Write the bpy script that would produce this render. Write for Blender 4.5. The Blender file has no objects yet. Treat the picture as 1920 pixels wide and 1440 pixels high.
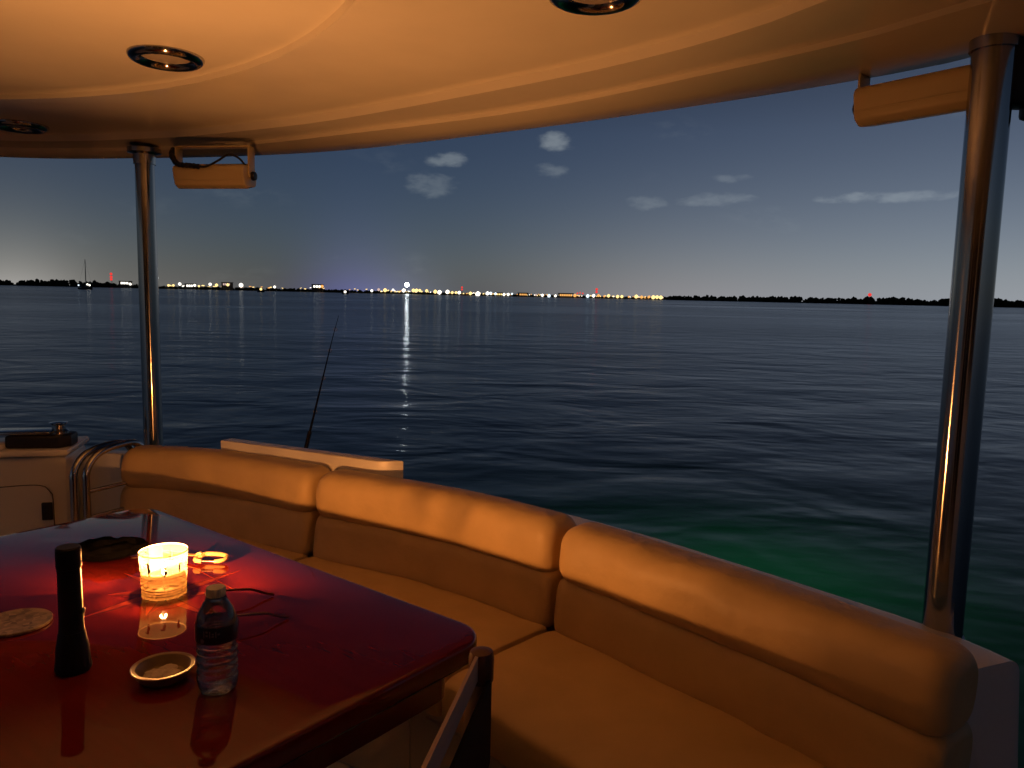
import bpy, bmesh, math, random
from mathutils import Vector, Matrix, noise
random.seed(7)
R = math.radians
sc = bpy.context.scene

# ------------------------------------------------------------------ camera
CAM_H = 1.37
cam_d = bpy.data.cameras.new('camera')
cam_d.sensor_width = 36.0
cam_d.lens = 1443.0 / 1920.0 * 36.0
cam_d.clip_start = 0.02
cam_d.clip_end = 120000.0
cam = bpy.data.objects.new('camera', cam_d)
sc.collection.objects.link(cam)
cam.matrix_world = (Matrix.Translation((0, 0, CAM_H)) @ Matrix.Rotation(R(90 - 6.59), 4, 'X')
                    @ Matrix.Rotation(R(1.266), 4, 'Z'))
sc.camera = cam

# ------------------------------------------------------------------ night sky
MOON_EL, MOON_AZ = R(38), R(205)
world = bpy.data.worlds.new('World')
sc.world = world
world.use_nodes = True
wt = world.node_tree
wt.nodes.clear()


def wn(kind, **kw):
    n = wt.nodes.new(kind)
    for k, v in kw.items():
        setattr(n, k, v)
    return n


def wmath(op, a, b=None, c=None, clamp=False):
    n = wn('ShaderNodeMath', operation=op)
    n.use_clamp = clamp
    for i, v in enumerate((a, b, c)):
        if v is None:
            continue
        if hasattr(v, 'is_linked') or hasattr(v, 'links'):
            wt.links.new(v, n.inputs[i])
        else:
            n.inputs[i].default_value = v
    return n.outputs[0]


def wscale(col, fac):
    n = wn('ShaderNodeVectorMath', operation='SCALE')
    if isinstance(col, tuple):
        n.inputs[0].default_value = col
    else:
        wt.links.new(col, n.inputs[0])
    if hasattr(fac, 'links'):
        wt.links.new(fac, n.inputs['Scale'])
    else:
        n.inputs['Scale'].default_value = fac
    return n.outputs[0]


def wadd(a, b):
    n = wn('ShaderNodeVectorMath', operation='ADD')
    wt.links.new(a, n.inputs[0])
    wt.links.new(b, n.inputs[1])
    return n.outputs[0]


sky = wn('ShaderNodeTexSky', sky_type='NISHITA')
sky.sun_disc = False
sky.sun_elevation = MOON_EL
sky.sun_rotation = MOON_AZ
sky.air_density = 1.0
sky.dust_density = 0.6
sky.ozone_density = 1.5
geo = wn('ShaderNodeTexCoord')
sep = wn('ShaderNodeSeparateXYZ')
wt.links.new(geo.outputs['Generated'], sep.inputs[0])
dx, dy, dz = sep.outputs
el = wmath('MAXIMUM', wmath('ARCSINE', dz), 0.0)
az = wmath('ARCTAN2', dx, dy)
SKY_BASE = 0.0066
# the light dome fades towards the zenith
fade = wmath('ADD', wmath('MULTIPLY', wmath('EXPONENT', wmath('MULTIPLY', wmath('MAXIMUM', wmath('SUBTRACT', el, 0.20), 0.0), -4.2)), 0.90), 0.10)
total = wscale(sky.outputs[0], wmath('MULTIPLY', fade, SKY_BASE))
tint = wn('ShaderNodeVectorMath', operation='MULTIPLY')
wt.links.new(total, tint.inputs[0])
tint.inputs[1].default_value = (1.55, 1.72, 2.25)
total = tint.outputs[0]
# town glow low over the horizon: (azimuth, width, height scale, colour)
for (a0, wd, hs, col) in (
        (-0.62, 0.20, 0.060, (0.14, 0.13, 0.115)),
        (-0.575, 0.06, 0.030, (0.17, 0.165, 0.16)),
        (0.62, 0.42, 0.115, (0.235, 0.255, 0.29)),
        (0.19, 0.20, 0.060, (0.11, 0.095, 0.10)),
        (-0.205, 0.060, 0.040, (0.045, 0.050, 0.19)),
        (-0.137, 0.055, 0.030, (0.060, 0.070, 0.100)),
        (-0.37, 0.10, 0.018, (0.045, 0.040, 0.040))):
    da = wmath('DIVIDE', wmath('SUBTRACT', az, a0), wd)
    g = wmath('EXPONENT', wmath('MULTIPLY', wmath('MULTIPLY', da, da), -1.0))
    h = wmath('EXPONENT', wmath('MULTIPLY', el, -1.0 / hs))
    total = wadd(total, wscale(col, wmath('MULTIPLY', g, h)))
# small broken clouds
comb = wn('ShaderNodeCombineXYZ')
wt.links.new(az, comb.inputs[0])
wt.links.new(wmath('MULTIPLY', el, 2.2), comb.inputs[1])
nz = wn('ShaderNodeTexNoise')
nz.inputs['Scale'].default_value = 34.0
nz.inputs['Detail'].default_value = 3.0
nz.inputs['Roughness'].default_value = 0.55
wt.links.new(comb.outputs[0], nz.inputs['Vector'])
nz2 = wn('ShaderNodeTexNoise')
nz2.inputs['Scale'].default_value = 7.0
nz2.inputs['Detail'].default_value = 1.0
wt.links.new(comb.outputs[0], nz2.inputs['Vector'])
cloud = wmath('MULTIPLY', wmath('MULTIPLY', wmath('SUBTRACT', nz2.outputs[0], 0.60, clamp=True), 4.0, clamp=True),
              wmath('MULTIPLY', wmath('SUBTRACT', nz.outputs[0], 0.45, clamp=True), 3.0, clamp=True))
cloud = wmath('MULTIPLY', cloud, 0.35)
for (a0, e0, wa, we, amt) in (
        (0.050, 0.191, 0.024, 0.011, 0.95), (-0.090, 0.166, 0.026, 0.009, 0.75), (-0.106, 0.136, 0.028, 0.015, 0.42),
        (0.045, 0.156, 0.022, 0.008, 0.50), (0.247, 0.122, 0.045, 0.008, 0.42), (0.265, 0.147, 0.025, 0.005, 0.35),
        (0.445, 0.121, 0.075, 0.006, 0.60), (0.166, 0.118, 0.024, 0.009, 0.38), (-0.53, 0.145, 0.030, 0.006, 0.25)):
    p = wmath('DIVIDE', wmath('SUBTRACT', az, a0), wa)
    q = wmath('DIVIDE', wmath('SUBTRACT', el, e0), we)
    rr = wmath('ADD', wmath('MULTIPLY', p, p), wmath('MULTIPLY', q, q))
    rr = wmath('ADD', rr, wmath('MULTIPLY', wmath('SUBTRACT', nz.outputs[0], 0.5), 4.2))
    m = wn('ShaderNodeMapRange', interpolation_type='SMOOTHSTEP')
    wt.links.new(rr, m.inputs[0])
    m.inputs[1].default_value = 1.5
    m.inputs[2].default_value = -0.5
    m.inputs[3].default_value = 0.0
    m.inputs[4].default_value = amt
    cloud = wmath('MAXIMUM', cloud, m.outputs[0])
total = wadd(total, wscale((0.135, 0.145, 0.135), cloud))
above = wn('ShaderNodeMapRange')
wt.links.new(dz, above.inputs[0])
above.inputs[1].default_value = -0.03
above.inputs[2].default_value = -0.005
total = wscale(total, above.outputs[0])
world.cycles.sampling_method = 'MANUAL'
world.cycles.sample_map_resolution = 256
bg = wn('ShaderNodeBackground')
wt.links.new(total, bg.inputs[0])
bg.inputs[1].default_value = 1.0
wo = wn('ShaderNodeOutputWorld')
wt.links.new(bg.outputs[0], wo.inputs[0])

# moonlight, very weak, same direction as the sky's
moon_d = bpy.data.lights.new('moon', 'SUN')
moon_d.energy = 0.012
moon_d.angle = R(0.5)
moon_d.color = (0.9, 0.95, 1.0)
moon = bpy.data.objects.new('moon', moon_d)
sc.collection.objects.link(moon)
md = Vector((math.sin(MOON_AZ) * math.cos(MOON_EL), math.cos(MOON_AZ) * math.cos(MOON_EL), math.sin(MOON_EL)))
moon.rotation_euler = md.to_track_quat('Z', 'Y').to_euler()

sc.view_settings.view_transform = 'Standard'
sc.view_settings.look = 'None'
sc.view_settings.exposure = 0.0
sc.view_settings.gamma = 1.0
sc.render.engine = 'CYCLES'
sc.cycles.use_denoising = True
sc.cycles.caustics_reflective = False
sc.cycles.caustics_refractive = False
sc.cycles.sample_clamp_indirect = 3.0
sc.cycles.max_bounces = 7
sc.cycles.diffuse_bounces = 4
sc.cycles.glossy_bounces = 4
sc.cycles.transparent_max_bounces = 16

# ------------------------------------------------------------------ materials


def mat(name, col=(0.5, 0.5, 0.5), rough=0.5, metal=0.0, spec=0.5, coat=0.0, coat_r=0.05, emit=None, es=0.0,
        bump=None, vary=None):
    m = bpy.data.materials.new(name)
    m.use_nodes = True
    nt = m.node_tree
    b = nt.nodes['Principled BSDF']
    b.inputs['Base Color'].default_value = (*col, 1)
    b.inputs['Roughness'].default_value = rough
    b.inputs['Metallic'].default_value = metal
    b.inputs['Specular IOR Level'].default_value = spec
    b.inputs['Coat Weight'].default_value = coat
    b.inputs['Coat Roughness'].default_value = coat_r
    if emit:
        b.inputs['Emission Color'].default_value = (*emit, 1)
        b.inputs['Emission Strength'].default_value = es
    tc = nt.nodes.new('ShaderNodeTexCoord')
    if bump:
        sc_, st, dist = bump
        n = nt.nodes.new('ShaderNodeTexNoise')
        n.inputs['Scale'].default_value = sc_
        n.inputs['Detail'].default_value = 4
        nt.links.new(tc.outputs['Object'], n.inputs['Vector'])
        bp = nt.nodes.new('ShaderNodeBump')
        bp.inputs['Strength'].default_value = st
        bp.inputs['Distance'].default_value = dist
        nt.links.new(n.outputs[0], bp.inputs['Height'])
        nt.links.new(bp.outputs[0], b.inputs['Normal'])
    if vary:
        sc_, amt = vary
        n = nt.nodes.new('ShaderNodeTexNoise')
        n.inputs['Scale'].default_value = sc_
        n.inputs['Detail'].default_value = 5
        nt.links.new(tc.outputs['Object'], n.inputs['Vector'])
        mx = nt.nodes.new('ShaderNodeMix')
        mx.data_type = 'RGBA'
        mx.inputs['A'].default_value = (*[c * (1 - amt) for c in col], 1)
        mx.inputs['B'].default_value = (*[min(1, c * (1 + amt)) for c in col], 1)
        nt.links.new(n.outputs[0], mx.inputs['Factor'])
        nt.links.new(mx.outputs['Result'], b.inputs['Base Color'])
        mr = nt.nodes.new('ShaderNodeMapRange')
        mr.inputs[3].default_value = max(0.02, rough * 0.8)
        mr.inputs[4].default_value = min(1, rough * 1.25)
        nt.links.new(n.outputs[0], mr.inputs[0])
        nt.links.new(mr.outputs[0], b.inputs['Roughness'])
    return m


M = {}
M['gelcoat'] = mat('gelcoat', (0.72, 0.69, 0.62), 0.22, coat=0.35, coat_r=0.06, vary=(4.0, 0.09), bump=(5.0, 0.10, 0.02))
M['gelcoat_plain'] = mat('gelcoat_plain', (0.74, 0.72, 0.68), 0.3, vary=(3, 0.04))
M['cream'] = mat('cream_gelcoat', (0.68, 0.60, 0.42), 0.35, vary=(4, 0.05))
M['chrome'] = mat('polished_steel', (0.46, 0.45, 0.43), 0.13, 1.0, vary=(14, 0.05))
nt_ = M['chrome'].node_tree
b_ = nt_.nodes['Principled BSDF']
b_.inputs['Anisotropic'].default_value = 0.85
b_.inputs['Anisotropic Rotation'].default_value = 0.25
tn_ = nt_.nodes.new('ShaderNodeTangent')
tn_.direction_type = 'RADIAL'
tn_.axis = 'Z'
nt_.links.new(tn_.outputs[0], b_.inputs['Tangent'])
M['satin'] = mat('satin_steel', (0.55, 0.53, 0.5), 0.22, 1.0)
M['black'] = mat('black_plastic', (0.008, 0.008, 0.009), 0.45, bump=(90, 0.2, 0.001))
M['black_metal'] = mat('black_anodised', (0.005, 0.005, 0.0055), 0.5, 0.0, spec=0.3, bump=(60, 0.1, 0.001))
M['black_cloth'] = mat('black_cloth', (0.0025, 0.0025, 0.003), 0.95, spec=0.02, bump=(160, 0.5, 0.002))
M['leather'] = mat('tan_vinyl', (0.60, 0.43, 0.215), 0.47, spec=0.35, vary=(7, 0.22), bump=(26, 0.45, 0.006))
M['piping'] = mat('tan_piping', (0.30, 0.19, 0.09), 0.5)
M['dark_glass'] = mat('tinted_glass', (0.01, 0.011, 0.012), 0.05)
M['teak'] = mat('teak_deck', (0.16, 0.08, 0.035), 0.6, vary=(9, 0.25))
M['speaker'] = mat('cream_plastic', (0.66, 0.56, 0.36), 0.4, vary=(8, 0.05))
M['grille'] = mat('grey_mesh', (0.16, 0.14, 0.11), 0.5, bump=(300, 0.6, 0.001))
M['brown_cap'] = mat('brown_leather_cap', (0.10, 0.035, 0.018), 0.5, bump=(70, 0.3, 0.002))
M['pale_wood'] = mat('pale_varnished_wood', (0.40, 0.27, 0.20), 0.38, vary=(12, 0.15))
M['canvas'] = mat('black_canvas', (0.008, 0.007, 0.007), 0.9, spec=0.15, bump=(200, 0.5, 0.001))
M['trim'] = mat('pale_canvas', (0.42, 0.32, 0.28), 0.7)
M['wick'] = mat('wick', (0.02, 0.015, 0.01), 0.9)
M['dish'] = mat('glazed_dish', (0.24, 0.17, 0.12), 0.3, coat=0.2, vary=(20, 0.1))
M['dish_in'] = mat('glazed_dish_inside', (0.22, 0.15, 0.07), 0.35, vary=(30, 0.15))
M['paper'] = mat('crumpled_paper', (0.62, 0.52, 0.40), 0.8, vary=(60, 0.2), bump=(120, 0.6, 0.003))
M['strap'] = mat('pale_strap', (0.40, 0.27, 0.13), 0.55, bump=(180, 0.3, 0.001))
M['clip'] = mat('pale_clip', (0.42, 0.29, 0.14), 0.35)
M['tortoise'] = mat('dark_red_frame', (0.07, 0.008, 0.005), 0.18, coat=0.4)
M['cap'] = mat('bottle_cap', (0.62, 0.55, 0.38), 0.4)
M['label'] = mat('navy_label', (0.006, 0.008, 0.014), 0.3)
M['label_print'] = mat('label_print', (0.22, 0.19, 0.19), 0.5)
M['hull'] = mat('dark_hull', (0.015, 0.02, 0.03), 0.5)
M['tree'] = mat('night_trees', (0.02, 0.028, 0.015), 0.95, spec=0.05, vary=(0.05, 0.3))
M['land'] = mat('night_land', (0.025, 0.025, 0.022), 0.95, spec=0.05)
M['wall'] = mat('shore_wall', (0.05, 0.048, 0.045), 0.9)
M['green_lens'] = mat('green_lens', (0.05, 0.3, 0.12), 0.3, emit=(0.1, 1.0, 0.35), es=12)


def emission(name, col, s):
    m = bpy.data.materials.new(name)
    m.use_nodes = True
    nt = m.node_tree
    nt.nodes.clear()
    e = nt.nodes.new('ShaderNodeEmission')
    e.inputs[0].default_value = (*col, 1)
    e.inputs[1].default_value = s
    o = nt.nodes.new('ShaderNodeOutputMaterial')
    nt.links.new(e.outputs[0], o.inputs[0])
    return m


M['e_w'] = emission('light_white', (1.0, 0.93, 0.80), 2.2)
M['e_y'] = emission('light_yellow', (1.0, 0.70, 0.26), 1.7)
M['e_o'] = emission('light_orange', (1.0, 0.46, 0.12), 1.2)
M['e_b'] = emission('light_blue_white', (0.72, 0.88, 1.0), 1.7)
M['e_p'] = emission('light_pink', (1.0, 0.70, 0.62), 0.7)
M['e_r'] = emission('light_red', (1.0, 0.06, 0.05), 0.9)
M['e_main'] = emission('floodlight_white', (0.90, 0.96, 1.0), 48.0)
M['e_flame'] = emission('flame', (1.0, 0.62, 0.22), 60.0)


def mahogany():
    m = mat('red_mahogany', (0.13, 0.012, 0.008), 0.60, spec=0.0, coat=1.0, coat_r=0.035)
    nt = m.node_tree
    b = nt.nodes['Principled BSDF']
    b.inputs['Coat IOR'].default_value = 1.58
    tc = nt.nodes.new('ShaderNodeTexCoord')
    mp = nt.nodes.new('ShaderNodeMapping')
    mp.inputs['Scale'].default_value = (1.5, 16, 16)
    nt.links.new(tc.outputs['Object'], mp.inputs[0])
    n = nt.nodes.new('ShaderNodeTexNoise')
    n.inputs['Scale'].default_value = 3.0
    n.inputs['Detail'].default_value = 3
    n.inputs['Distortion'].default_value = 0.6
    nt.links.new(mp.outputs[0], n.inputs['Vector'])
    cr = nt.nodes.new('ShaderNodeValToRGB')
    cr.color_ramp.elements[0].position = 0.3
    cr.color_ramp.elements[0].color = (0.120, 0.0088, 0.007, 1)
    cr.color_ramp.elements[1].position = 0.75
    cr.color_ramp.elements[1].color = (0.140, 0.0108, 0.008, 1)
    nt.links.new(n.outputs[0], cr.inputs[0])
    nt.links.new(cr.outputs[0], b.inputs['Base Color'])
    # faint haze of fingerprints on the lacquer
    f = nt.nodes.new('ShaderNodeTexNoise')
    f.inputs['Scale'].default_value = 11
    f.inputs['Detail'].default_value = 5
    nt.links.new(tc.outputs['Object'], f.inputs['Vector'])
    mr = nt.nodes.new('ShaderNodeMapRange')
    mr.inputs[1].default_value = 0.4
    mr.inputs[2].default_value = 0.75
    mr.inputs[3].default_value = 0.02
    mr.inputs[4].default_value = 0.08
    nt.links.new(f.outputs[0], mr.inputs[0])
    nt.links.new(mr.outputs[0], b.inputs['Coat Roughness'])
    return m


M['mahogany'] = mahogany()
M['inlay'] = mat('inlay_light_wood', (0.21, 0.032, 0.014), 0.6, spec=0.0, coat=1.0, coat_r=0.04, vary=(40, 0.15))
M['inlay_dark'] = mat('inlay_dark_wood', (0.14, 0.015, 0.009), 0.6, spec=0.0, coat=1.0, coat_r=0.04, vary=(40, 0.15))


def water_mat():
    m = bpy.data.materials.new('night_water')
    m.use_nodes = True
    nt = m.node_tree
    nt.nodes.clear()
    tc = nt.nodes.new('ShaderNodeTexCoord')

    def nnoise(scale, det, sx, sy, rot=0.0, dist=0.0):
        mp = nt.nodes.new('ShaderNodeMapping')
        mp.inputs['Scale'].default_value = (sx, sy, 1)
        mp.inputs['Rotation'].default_value = (0, 0, rot)
        nt.links.new(tc.outputs['Object'], mp.inputs[0])
        n = nt.nodes.new('ShaderNodeTexNoise')
        n.inputs['Scale'].default_value = scale
        n.inputs['Detail'].default_value = det
        n.inputs['Distortion'].default_value = dist
        nt.links.new(mp.outputs[0], n.inputs['Vector'])
        return n.outputs[0]

    def bump(h, st, dist, prev=None):
        b = nt.nodes.new('ShaderNodeBump')
        b.inputs['Strength'].default_value = st
        b.inputs['Distance'].default_value = dist
        nt.links.new(h, b.inputs['Height'])
        if prev:
            nt.links.new(prev, b.inputs['Normal'])
        return b.outputs[0]
    b1 = bump(nnoise(0.30, 3, 0.75, 1.1, 0.3, 0.4), 1.0, 0.17)
    b2 = bump(nnoise(1.5, 2, 0.9, 1.1, 0.5), 1.0, 0.014, b1)
    b3 = bump(nnoise(1.9, 2.5, 0.55, 1.3, 0.3), 1.0, 0.050, b1)
    # gust patches: stretches of rougher and calmer water
    gust = nnoise(0.016, 4, 0.45, 1.0, 0.15, 0.6)
    mr = nt.nodes.new('ShaderNodeMapRange')
    mr.inputs[1].default_value = 0.35
    mr.inputs[2].default_value = 0.68
    mr.inputs[3].default_value = 0.26
    mr.inputs[4].default_value = 0.44
    nt.links.new(gust, mr.inputs[0])
    g1 = nt.nodes.new('ShaderNodeBsdfGlossy')
    g1.inputs['Color'].default_value = (1.0, 1.0, 1.0, 1)
    nt.links.new(mr.outputs[0], g1.inputs['Roughness'])
    nt.links.new(b2, g1.inputs['Normal'])
    g2 = nt.nodes.new('ShaderNodeBsdfGlossy')
    g2.inputs['Color'].default_value = (0.80, 0.84, 0.86, 1)
    g2.inputs['Roughness'].default_value = 0.07
    nt.links.new(b3, g2.inputs['Normal'])
    gl = nt.nodes.new('ShaderNodeMixShader')
    gl.inputs[0].default_value = 0.17
    nt.links.new(g1.outputs[0], gl.inputs[1])
    nt.links.new(g2.outputs[0], gl.inputs[2])
    fr = nt.nodes.new('ShaderNodeFresnel')
    fr.inputs['IOR'].default_value = 1.33
    nt.links.new(b2, fr.inputs['Normal'])
    di = nt.nodes.new('ShaderNodeBsdfDiffuse')
    di.inputs['Color'].default_value = (0.012, 0.024, 0.032, 1)
    tr = nt.nodes.new('ShaderNodeBsdfTranslucent')
    tr.inputs['Color'].default_value = (0.25, 0.35, 0.30, 1)
    ad = nt.nodes.new('ShaderNodeAddShader')
    nt.links.new(di.outputs[0], ad.inputs[0])
    nt.links.new(tr.outputs[0], ad.inputs[1])
    mx = nt.nodes.new('ShaderNodeMixShader')
    nt.links.new(fr.outputs[0], mx.inputs[0])
    nt.links.new(ad.outputs[0], mx.inputs[1])
    nt.links.new(gl.outputs[0], mx.inputs[2])
    o = nt.nodes.new('ShaderNodeOutputMaterial')
    nt.links.new(mx.outputs[0], o.inputs[0])
    return m


M['water'] = water_mat()


LOWC = (0.0092, 0.0060, 0.0026)


def shade_mat():
    """frosted printed lantern sleeve: light passes partly straight, partly scattered"""
    m = bpy.data.materials.new('printed_frosted_sleeve')
    m.use_nodes = True
    nt = m.node_tree
    nt.nodes.clear()
    L = nt.links.new
    tc = nt.nodes.new('ShaderNodeTexCoord')
    sp = nt.nodes.new('ShaderNodeSeparateXYZ')
    L(tc.outputs['Object'], sp.inputs[0])
    z = sp.outputs[2]

    def mth(op, a, b=None, c=None, clamp=False):
        n = nt.nodes.new('ShaderNodeMath')
        n.operation = op
        n.use_clamp = clamp
        for i, v in enumerate((a, b, c)):
            if v is None:
                continue
            if hasattr(v, 'links'):
                L(v, n.inputs[i])
            else:
                n.inputs[i].default_value = v
        return n.outputs[0]
    nz = nt.nodes.new('ShaderNodeTexNoise')
    nz.inputs['Scale'].default_value = 90
    nz.inputs['Detail'].default_value = 3
    L(tc.outputs['Object'], nz.inputs['Vector'])
    band = None
    for (z0, hw) in ((0.0440, 0.0017), (0.0375, 0.0013), (0.0190, 0.0013), (0.0130, 0.0012), (0.0075, 0.0012)):
        d = mth('ABSOLUTE', mth('SUBTRACT', z, z0))
        b = mth('LESS_THAN', d, mth('MULTIPLY', mth('ADD', 0.5, nz.outputs[0]), hw))
        band = b if band is None else mth('MAXIMUM', band, b)
    # scroll-work frieze between the rings
    at = mth('ARCTAN2', sp.outputs[1], sp.outputs[0])
    wav = mth('MULTIPLY', mth('SINE', mth('MULTIPLY', at, 13.0)), 0.0022)
    d = mth('ABSOLUTE', mth('SUBTRACT', mth('SUBTRACT', z, 0.0280), wav))
    fr = mth('MULTIPLY', mth('LESS_THAN', d, 0.0018), mth('GREATER_THAN', nz.outputs[0], 0.42))
    band = mth('MAXIMUM', band, fr)
    # sector made less transparent to shade the settee's left end
    dim_sector = mth('MULTIPLY', mth('GREATER_THAN', at, R(116)), mth('LESS_THAN', at, R(152)))
    # upper part clear-frosted, lower part (behind the printed rings) nearly opaque
    # (boundary shaped higher towards the viewer, to shade table front and settee end)
    d0 = mth('ABSOLUTE', mth('SUBTRACT', at, R(-88)))
    fs = nt.nodes.new('ShaderNodeMapRange')
    fs.interpolation_type = 'SMOOTHSTEP'
    L(d0, fs.inputs[0])
    fs.inputs[1].default_value = R(100)
    fs.inputs[2].default_value = R(84)
    fs.inputs[3].default_value = 0.0
    fs.inputs[4].default_value = 0.0175
    up = nt.nodes.new('ShaderNodeMapRange')
    up.interpolation_type = 'SMOOTHSTEP'
    L(mth('SUBTRACT', z, fs.outputs[0]), up.inputs[0])
    up.inputs[1].default_value = 0.0350
    up.inputs[2].default_value = 0.0405
    upz = up.outputs[0]
    lowc = nt.nodes.new('ShaderNodeMix')
    lowc.data_type = 'RGBA'
    L(band, lowc.inputs['Factor'])
    lowc.inputs['A'].default_value = (LOWC[0], LOWC[1], LOWC[2], 1)
    lowc.inputs['B'].default_value = (LOWC[0] * 0.14, LOWC[1] * 0.08, LOWC[2] * 0.06, 1)
    tcol = nt.nodes.new('ShaderNodeMix')
    tcol.data_type = 'RGBA'
    L(upz, tcol.inputs['Factor'])
    L(lowc.outputs['Result'], tcol.inputs['A'])
    tcol.inputs['B'].default_value = (0.16, 0.15, 0.11, 1)
    tl = nt.nodes.new('ShaderNodeBsdfTranslucent')
    L(tcol.outputs['Result'], tl.inputs[0])
    tp = nt.nodes.new('ShaderNodeBsdfTransparent')
    tp.inputs[0].default_value = (1.0, 0.96, 0.88, 1)
    # top band set less transparent, added to dim the outer ceiling
    rim = nt.nodes.new('ShaderNodeMapRange')
    rim.interpolation_type = 'SMOOTHSTEP'
    L(z, rim.inputs[0])
    rim.inputs[1].default_value = 0.068
    rim.inputs[2].default_value = 0.078
    rim.inputs[3].default_value = 0.84
    rim.inputs[4].default_value = 0.33
    fac = mth('MULTIPLY', upz, rim.outputs[0])
    fac = mth('MULTIPLY', fac, mth('SUBTRACT', 1.0, mth('MULTIPLY', dim_sector, 0.66)))
    # the lower part is made to leak a little light on to the table
    lk = nt.nodes.new('ShaderNodeMapRange')
    lk.interpolation_type = 'SMOOTHSTEP'
    L(z, lk.inputs[0])
    lk.inputs[1].default_value = 0.017
    lk.inputs[2].default_value = 0.030
    lk.inputs[3].default_value = 0.0
    lk.inputs[4].default_value = 0.11
    fac = mth('MAXIMUM', fac, mth('MULTIPLY', lk.outputs[0], mth('SUBTRACT', 1.0, mth('MULTIPLY', band, 0.8))))
    df = nt.nodes.new('ShaderNodeBsdfDiffuse')
    L(tcol.outputs['Result'], df.inputs[0])
    m1 = nt.nodes.new('ShaderNodeMixShader')
    m1.inputs[0].default_value = 0.4
    L(tl.outputs[0], m1.inputs[1])
    L(df.outputs[0], m1.inputs[2])
    m2 = nt.nodes.new('ShaderNodeMixShader')
    L(fac, m2.inputs[0])
    L(m1.outputs[0], m2.inputs[1])
    L(tp.outputs[0], m2.inputs[2])
    o = nt.nodes.new('ShaderNodeOutputMaterial')
    L(m2.outputs[0], o.inputs[0])
    return m


M['shade'] = shade_mat()
M['print'] = mat('grey_print', (0.03, 0.026, 0.018), 0.9, spec=0.05)
M['tealight'] = mat('smoky_wax', (0.05, 0.035, 0.018), 0.6)
M['wax'] = mat('candle_wax', (0.8, 0.68, 0.45), 0.5)


def thin_plastic():
    m = bpy.data.materials.new('clear_bottle_plastic')
    m.use_nodes = True
    nt = m.node_tree
    nt.nodes.clear()
    tp = nt.nodes.new('ShaderNodeBsdfTransparent')
    tp.inputs[0].default_value = (0.93, 0.92, 0.91, 1)
    gl = nt.nodes.new('ShaderNodeBsdfGlossy')
    gl.inputs['Roughness'].default_value = 0.06
    lw = nt.nodes.new('ShaderNodeFresnel')
    lw.inputs['IOR'].default_value = 1.5
    mx = nt.nodes.new('ShaderNodeMixShader')
    nt.links.new(lw.outputs[0], mx.inputs[0])
    nt.links.new(tp.outputs[0], mx.inputs[1])
    nt.links.new(gl.outputs[0], mx.inputs[2])
    o = nt.nodes.new('ShaderNodeOutputMaterial')
    nt.links.new(mx.outputs[0], o.inputs[0])
    return m


def glass(name, ior, col, rough=0.0):
    m = bpy.data.materials.new(name)
    m.use_nodes = True
    nt = m.node_tree
    nt.nodes.clear()
    g = nt.nodes.new('ShaderNodeBsdfGlass')
    g.inputs['Color'].default_value = (*col, 1)
    g.inputs['IOR'].default_value = ior
    g.inputs['Roughness'].default_value = rough
    o = nt.nodes.new('ShaderNodeOutputMaterial')
    nt.links.new(g.outputs[0], o.inputs[0])
    return m


M['plastic'] = thin_plastic()
M['drink'] = glass('bottled_water', 1.33, (0.98, 0.98, 0.98))
nt_ = M['drink'].node_tree
tp_ = nt_.nodes.new('ShaderNodeBsdfTransparent')
tp_.inputs[0].default_value = (0.96, 0.96, 0.95, 1)
mx_ = nt_.nodes.new('ShaderNodeMixShader')
mx_.inputs[0].default_value = 0.5
nt_.links.new([n for n in nt_.nodes if n.type == 'BSDF_GLASS'][0].outputs[0], mx_.inputs[1])
nt_.links.new(tp_.outputs[0], mx_.inputs[2])
nt_.links.new(mx_.outputs[0], [n for n in nt_.nodes if n.type == 'OUTPUT_MATERIAL'][0].inputs[0])
M['lens'] = thin_plastic()
M['lens'].name = 'spectacle_lens'
M['frost'] = mat('frosted_lamp_glass', (0.34, 0.31, 0.28), 0.3, vary=(30, 0.1))


def coaster_mat():
    m = mat('pressed_shell_coaster', (0.45, 0.36, 0.24), 0.4, spec=0.35)
    nt = m.node_tree
    b = nt.nodes['Principled BSDF']
    tc = nt.nodes.new('ShaderNodeTexCoord')
    v = nt.nodes.new('ShaderNodeTexVoronoi')
    v.inputs['Scale'].default_value = 95
    nt.links.new(tc.outputs['Object'], v.inputs['Vector'])
    cr = nt.nodes.new('ShaderNodeValToRGB')
    cr.color_ramp.elements[0].color = (0.05, 0.036, 0.022, 1)
    cr.color_ramp.elements[1].color = (0.36, 0.28, 0.19, 1)
    nt.links.new(v.outputs['Color'], cr.inputs[0])
    nt.links.new(cr.outputs[0], b.inputs['Base Color'])
    bp = nt.nodes.new('ShaderNodeBump')
    bp.inputs['Strength'].default_value = 0.8
    bp.inputs['Distance'].default_value = 0.004
    nt.links.new(v.outputs['Color'], bp.inputs['Height'])
    nt.links.new(bp.outputs[0], b.inputs['Normal'])
    return m


M['coaster'] = coaster_mat()

# ------------------------------------------------------------------ mesh helpers


def link(name, me, material, parent=None, loc=(0, 0, 0), rot=(0, 0, 0), smooth=True):
    if isinstance(me, bmesh.types.BMesh):
        bm = me
        bmesh.ops.recalc_face_normals(bm, faces=bm.faces)
        me = bpy.data.meshes.new(name)
        bm.to_mesh(me)
        bm.free()
        if smooth:
            for p in me.polygons:
                p.use_smooth = True
            try:
                me.set_sharp_from_angle(angle=R(38))
            except Exception:
                pass
        me.materials.append(M[material])
    o = bpy.data.objects.new(name, me)
    sc.collection.objects.link(o)
    o.location = loc
    o.rotation_euler = rot
    if parent:
        o.parent = parent
    return o


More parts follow.
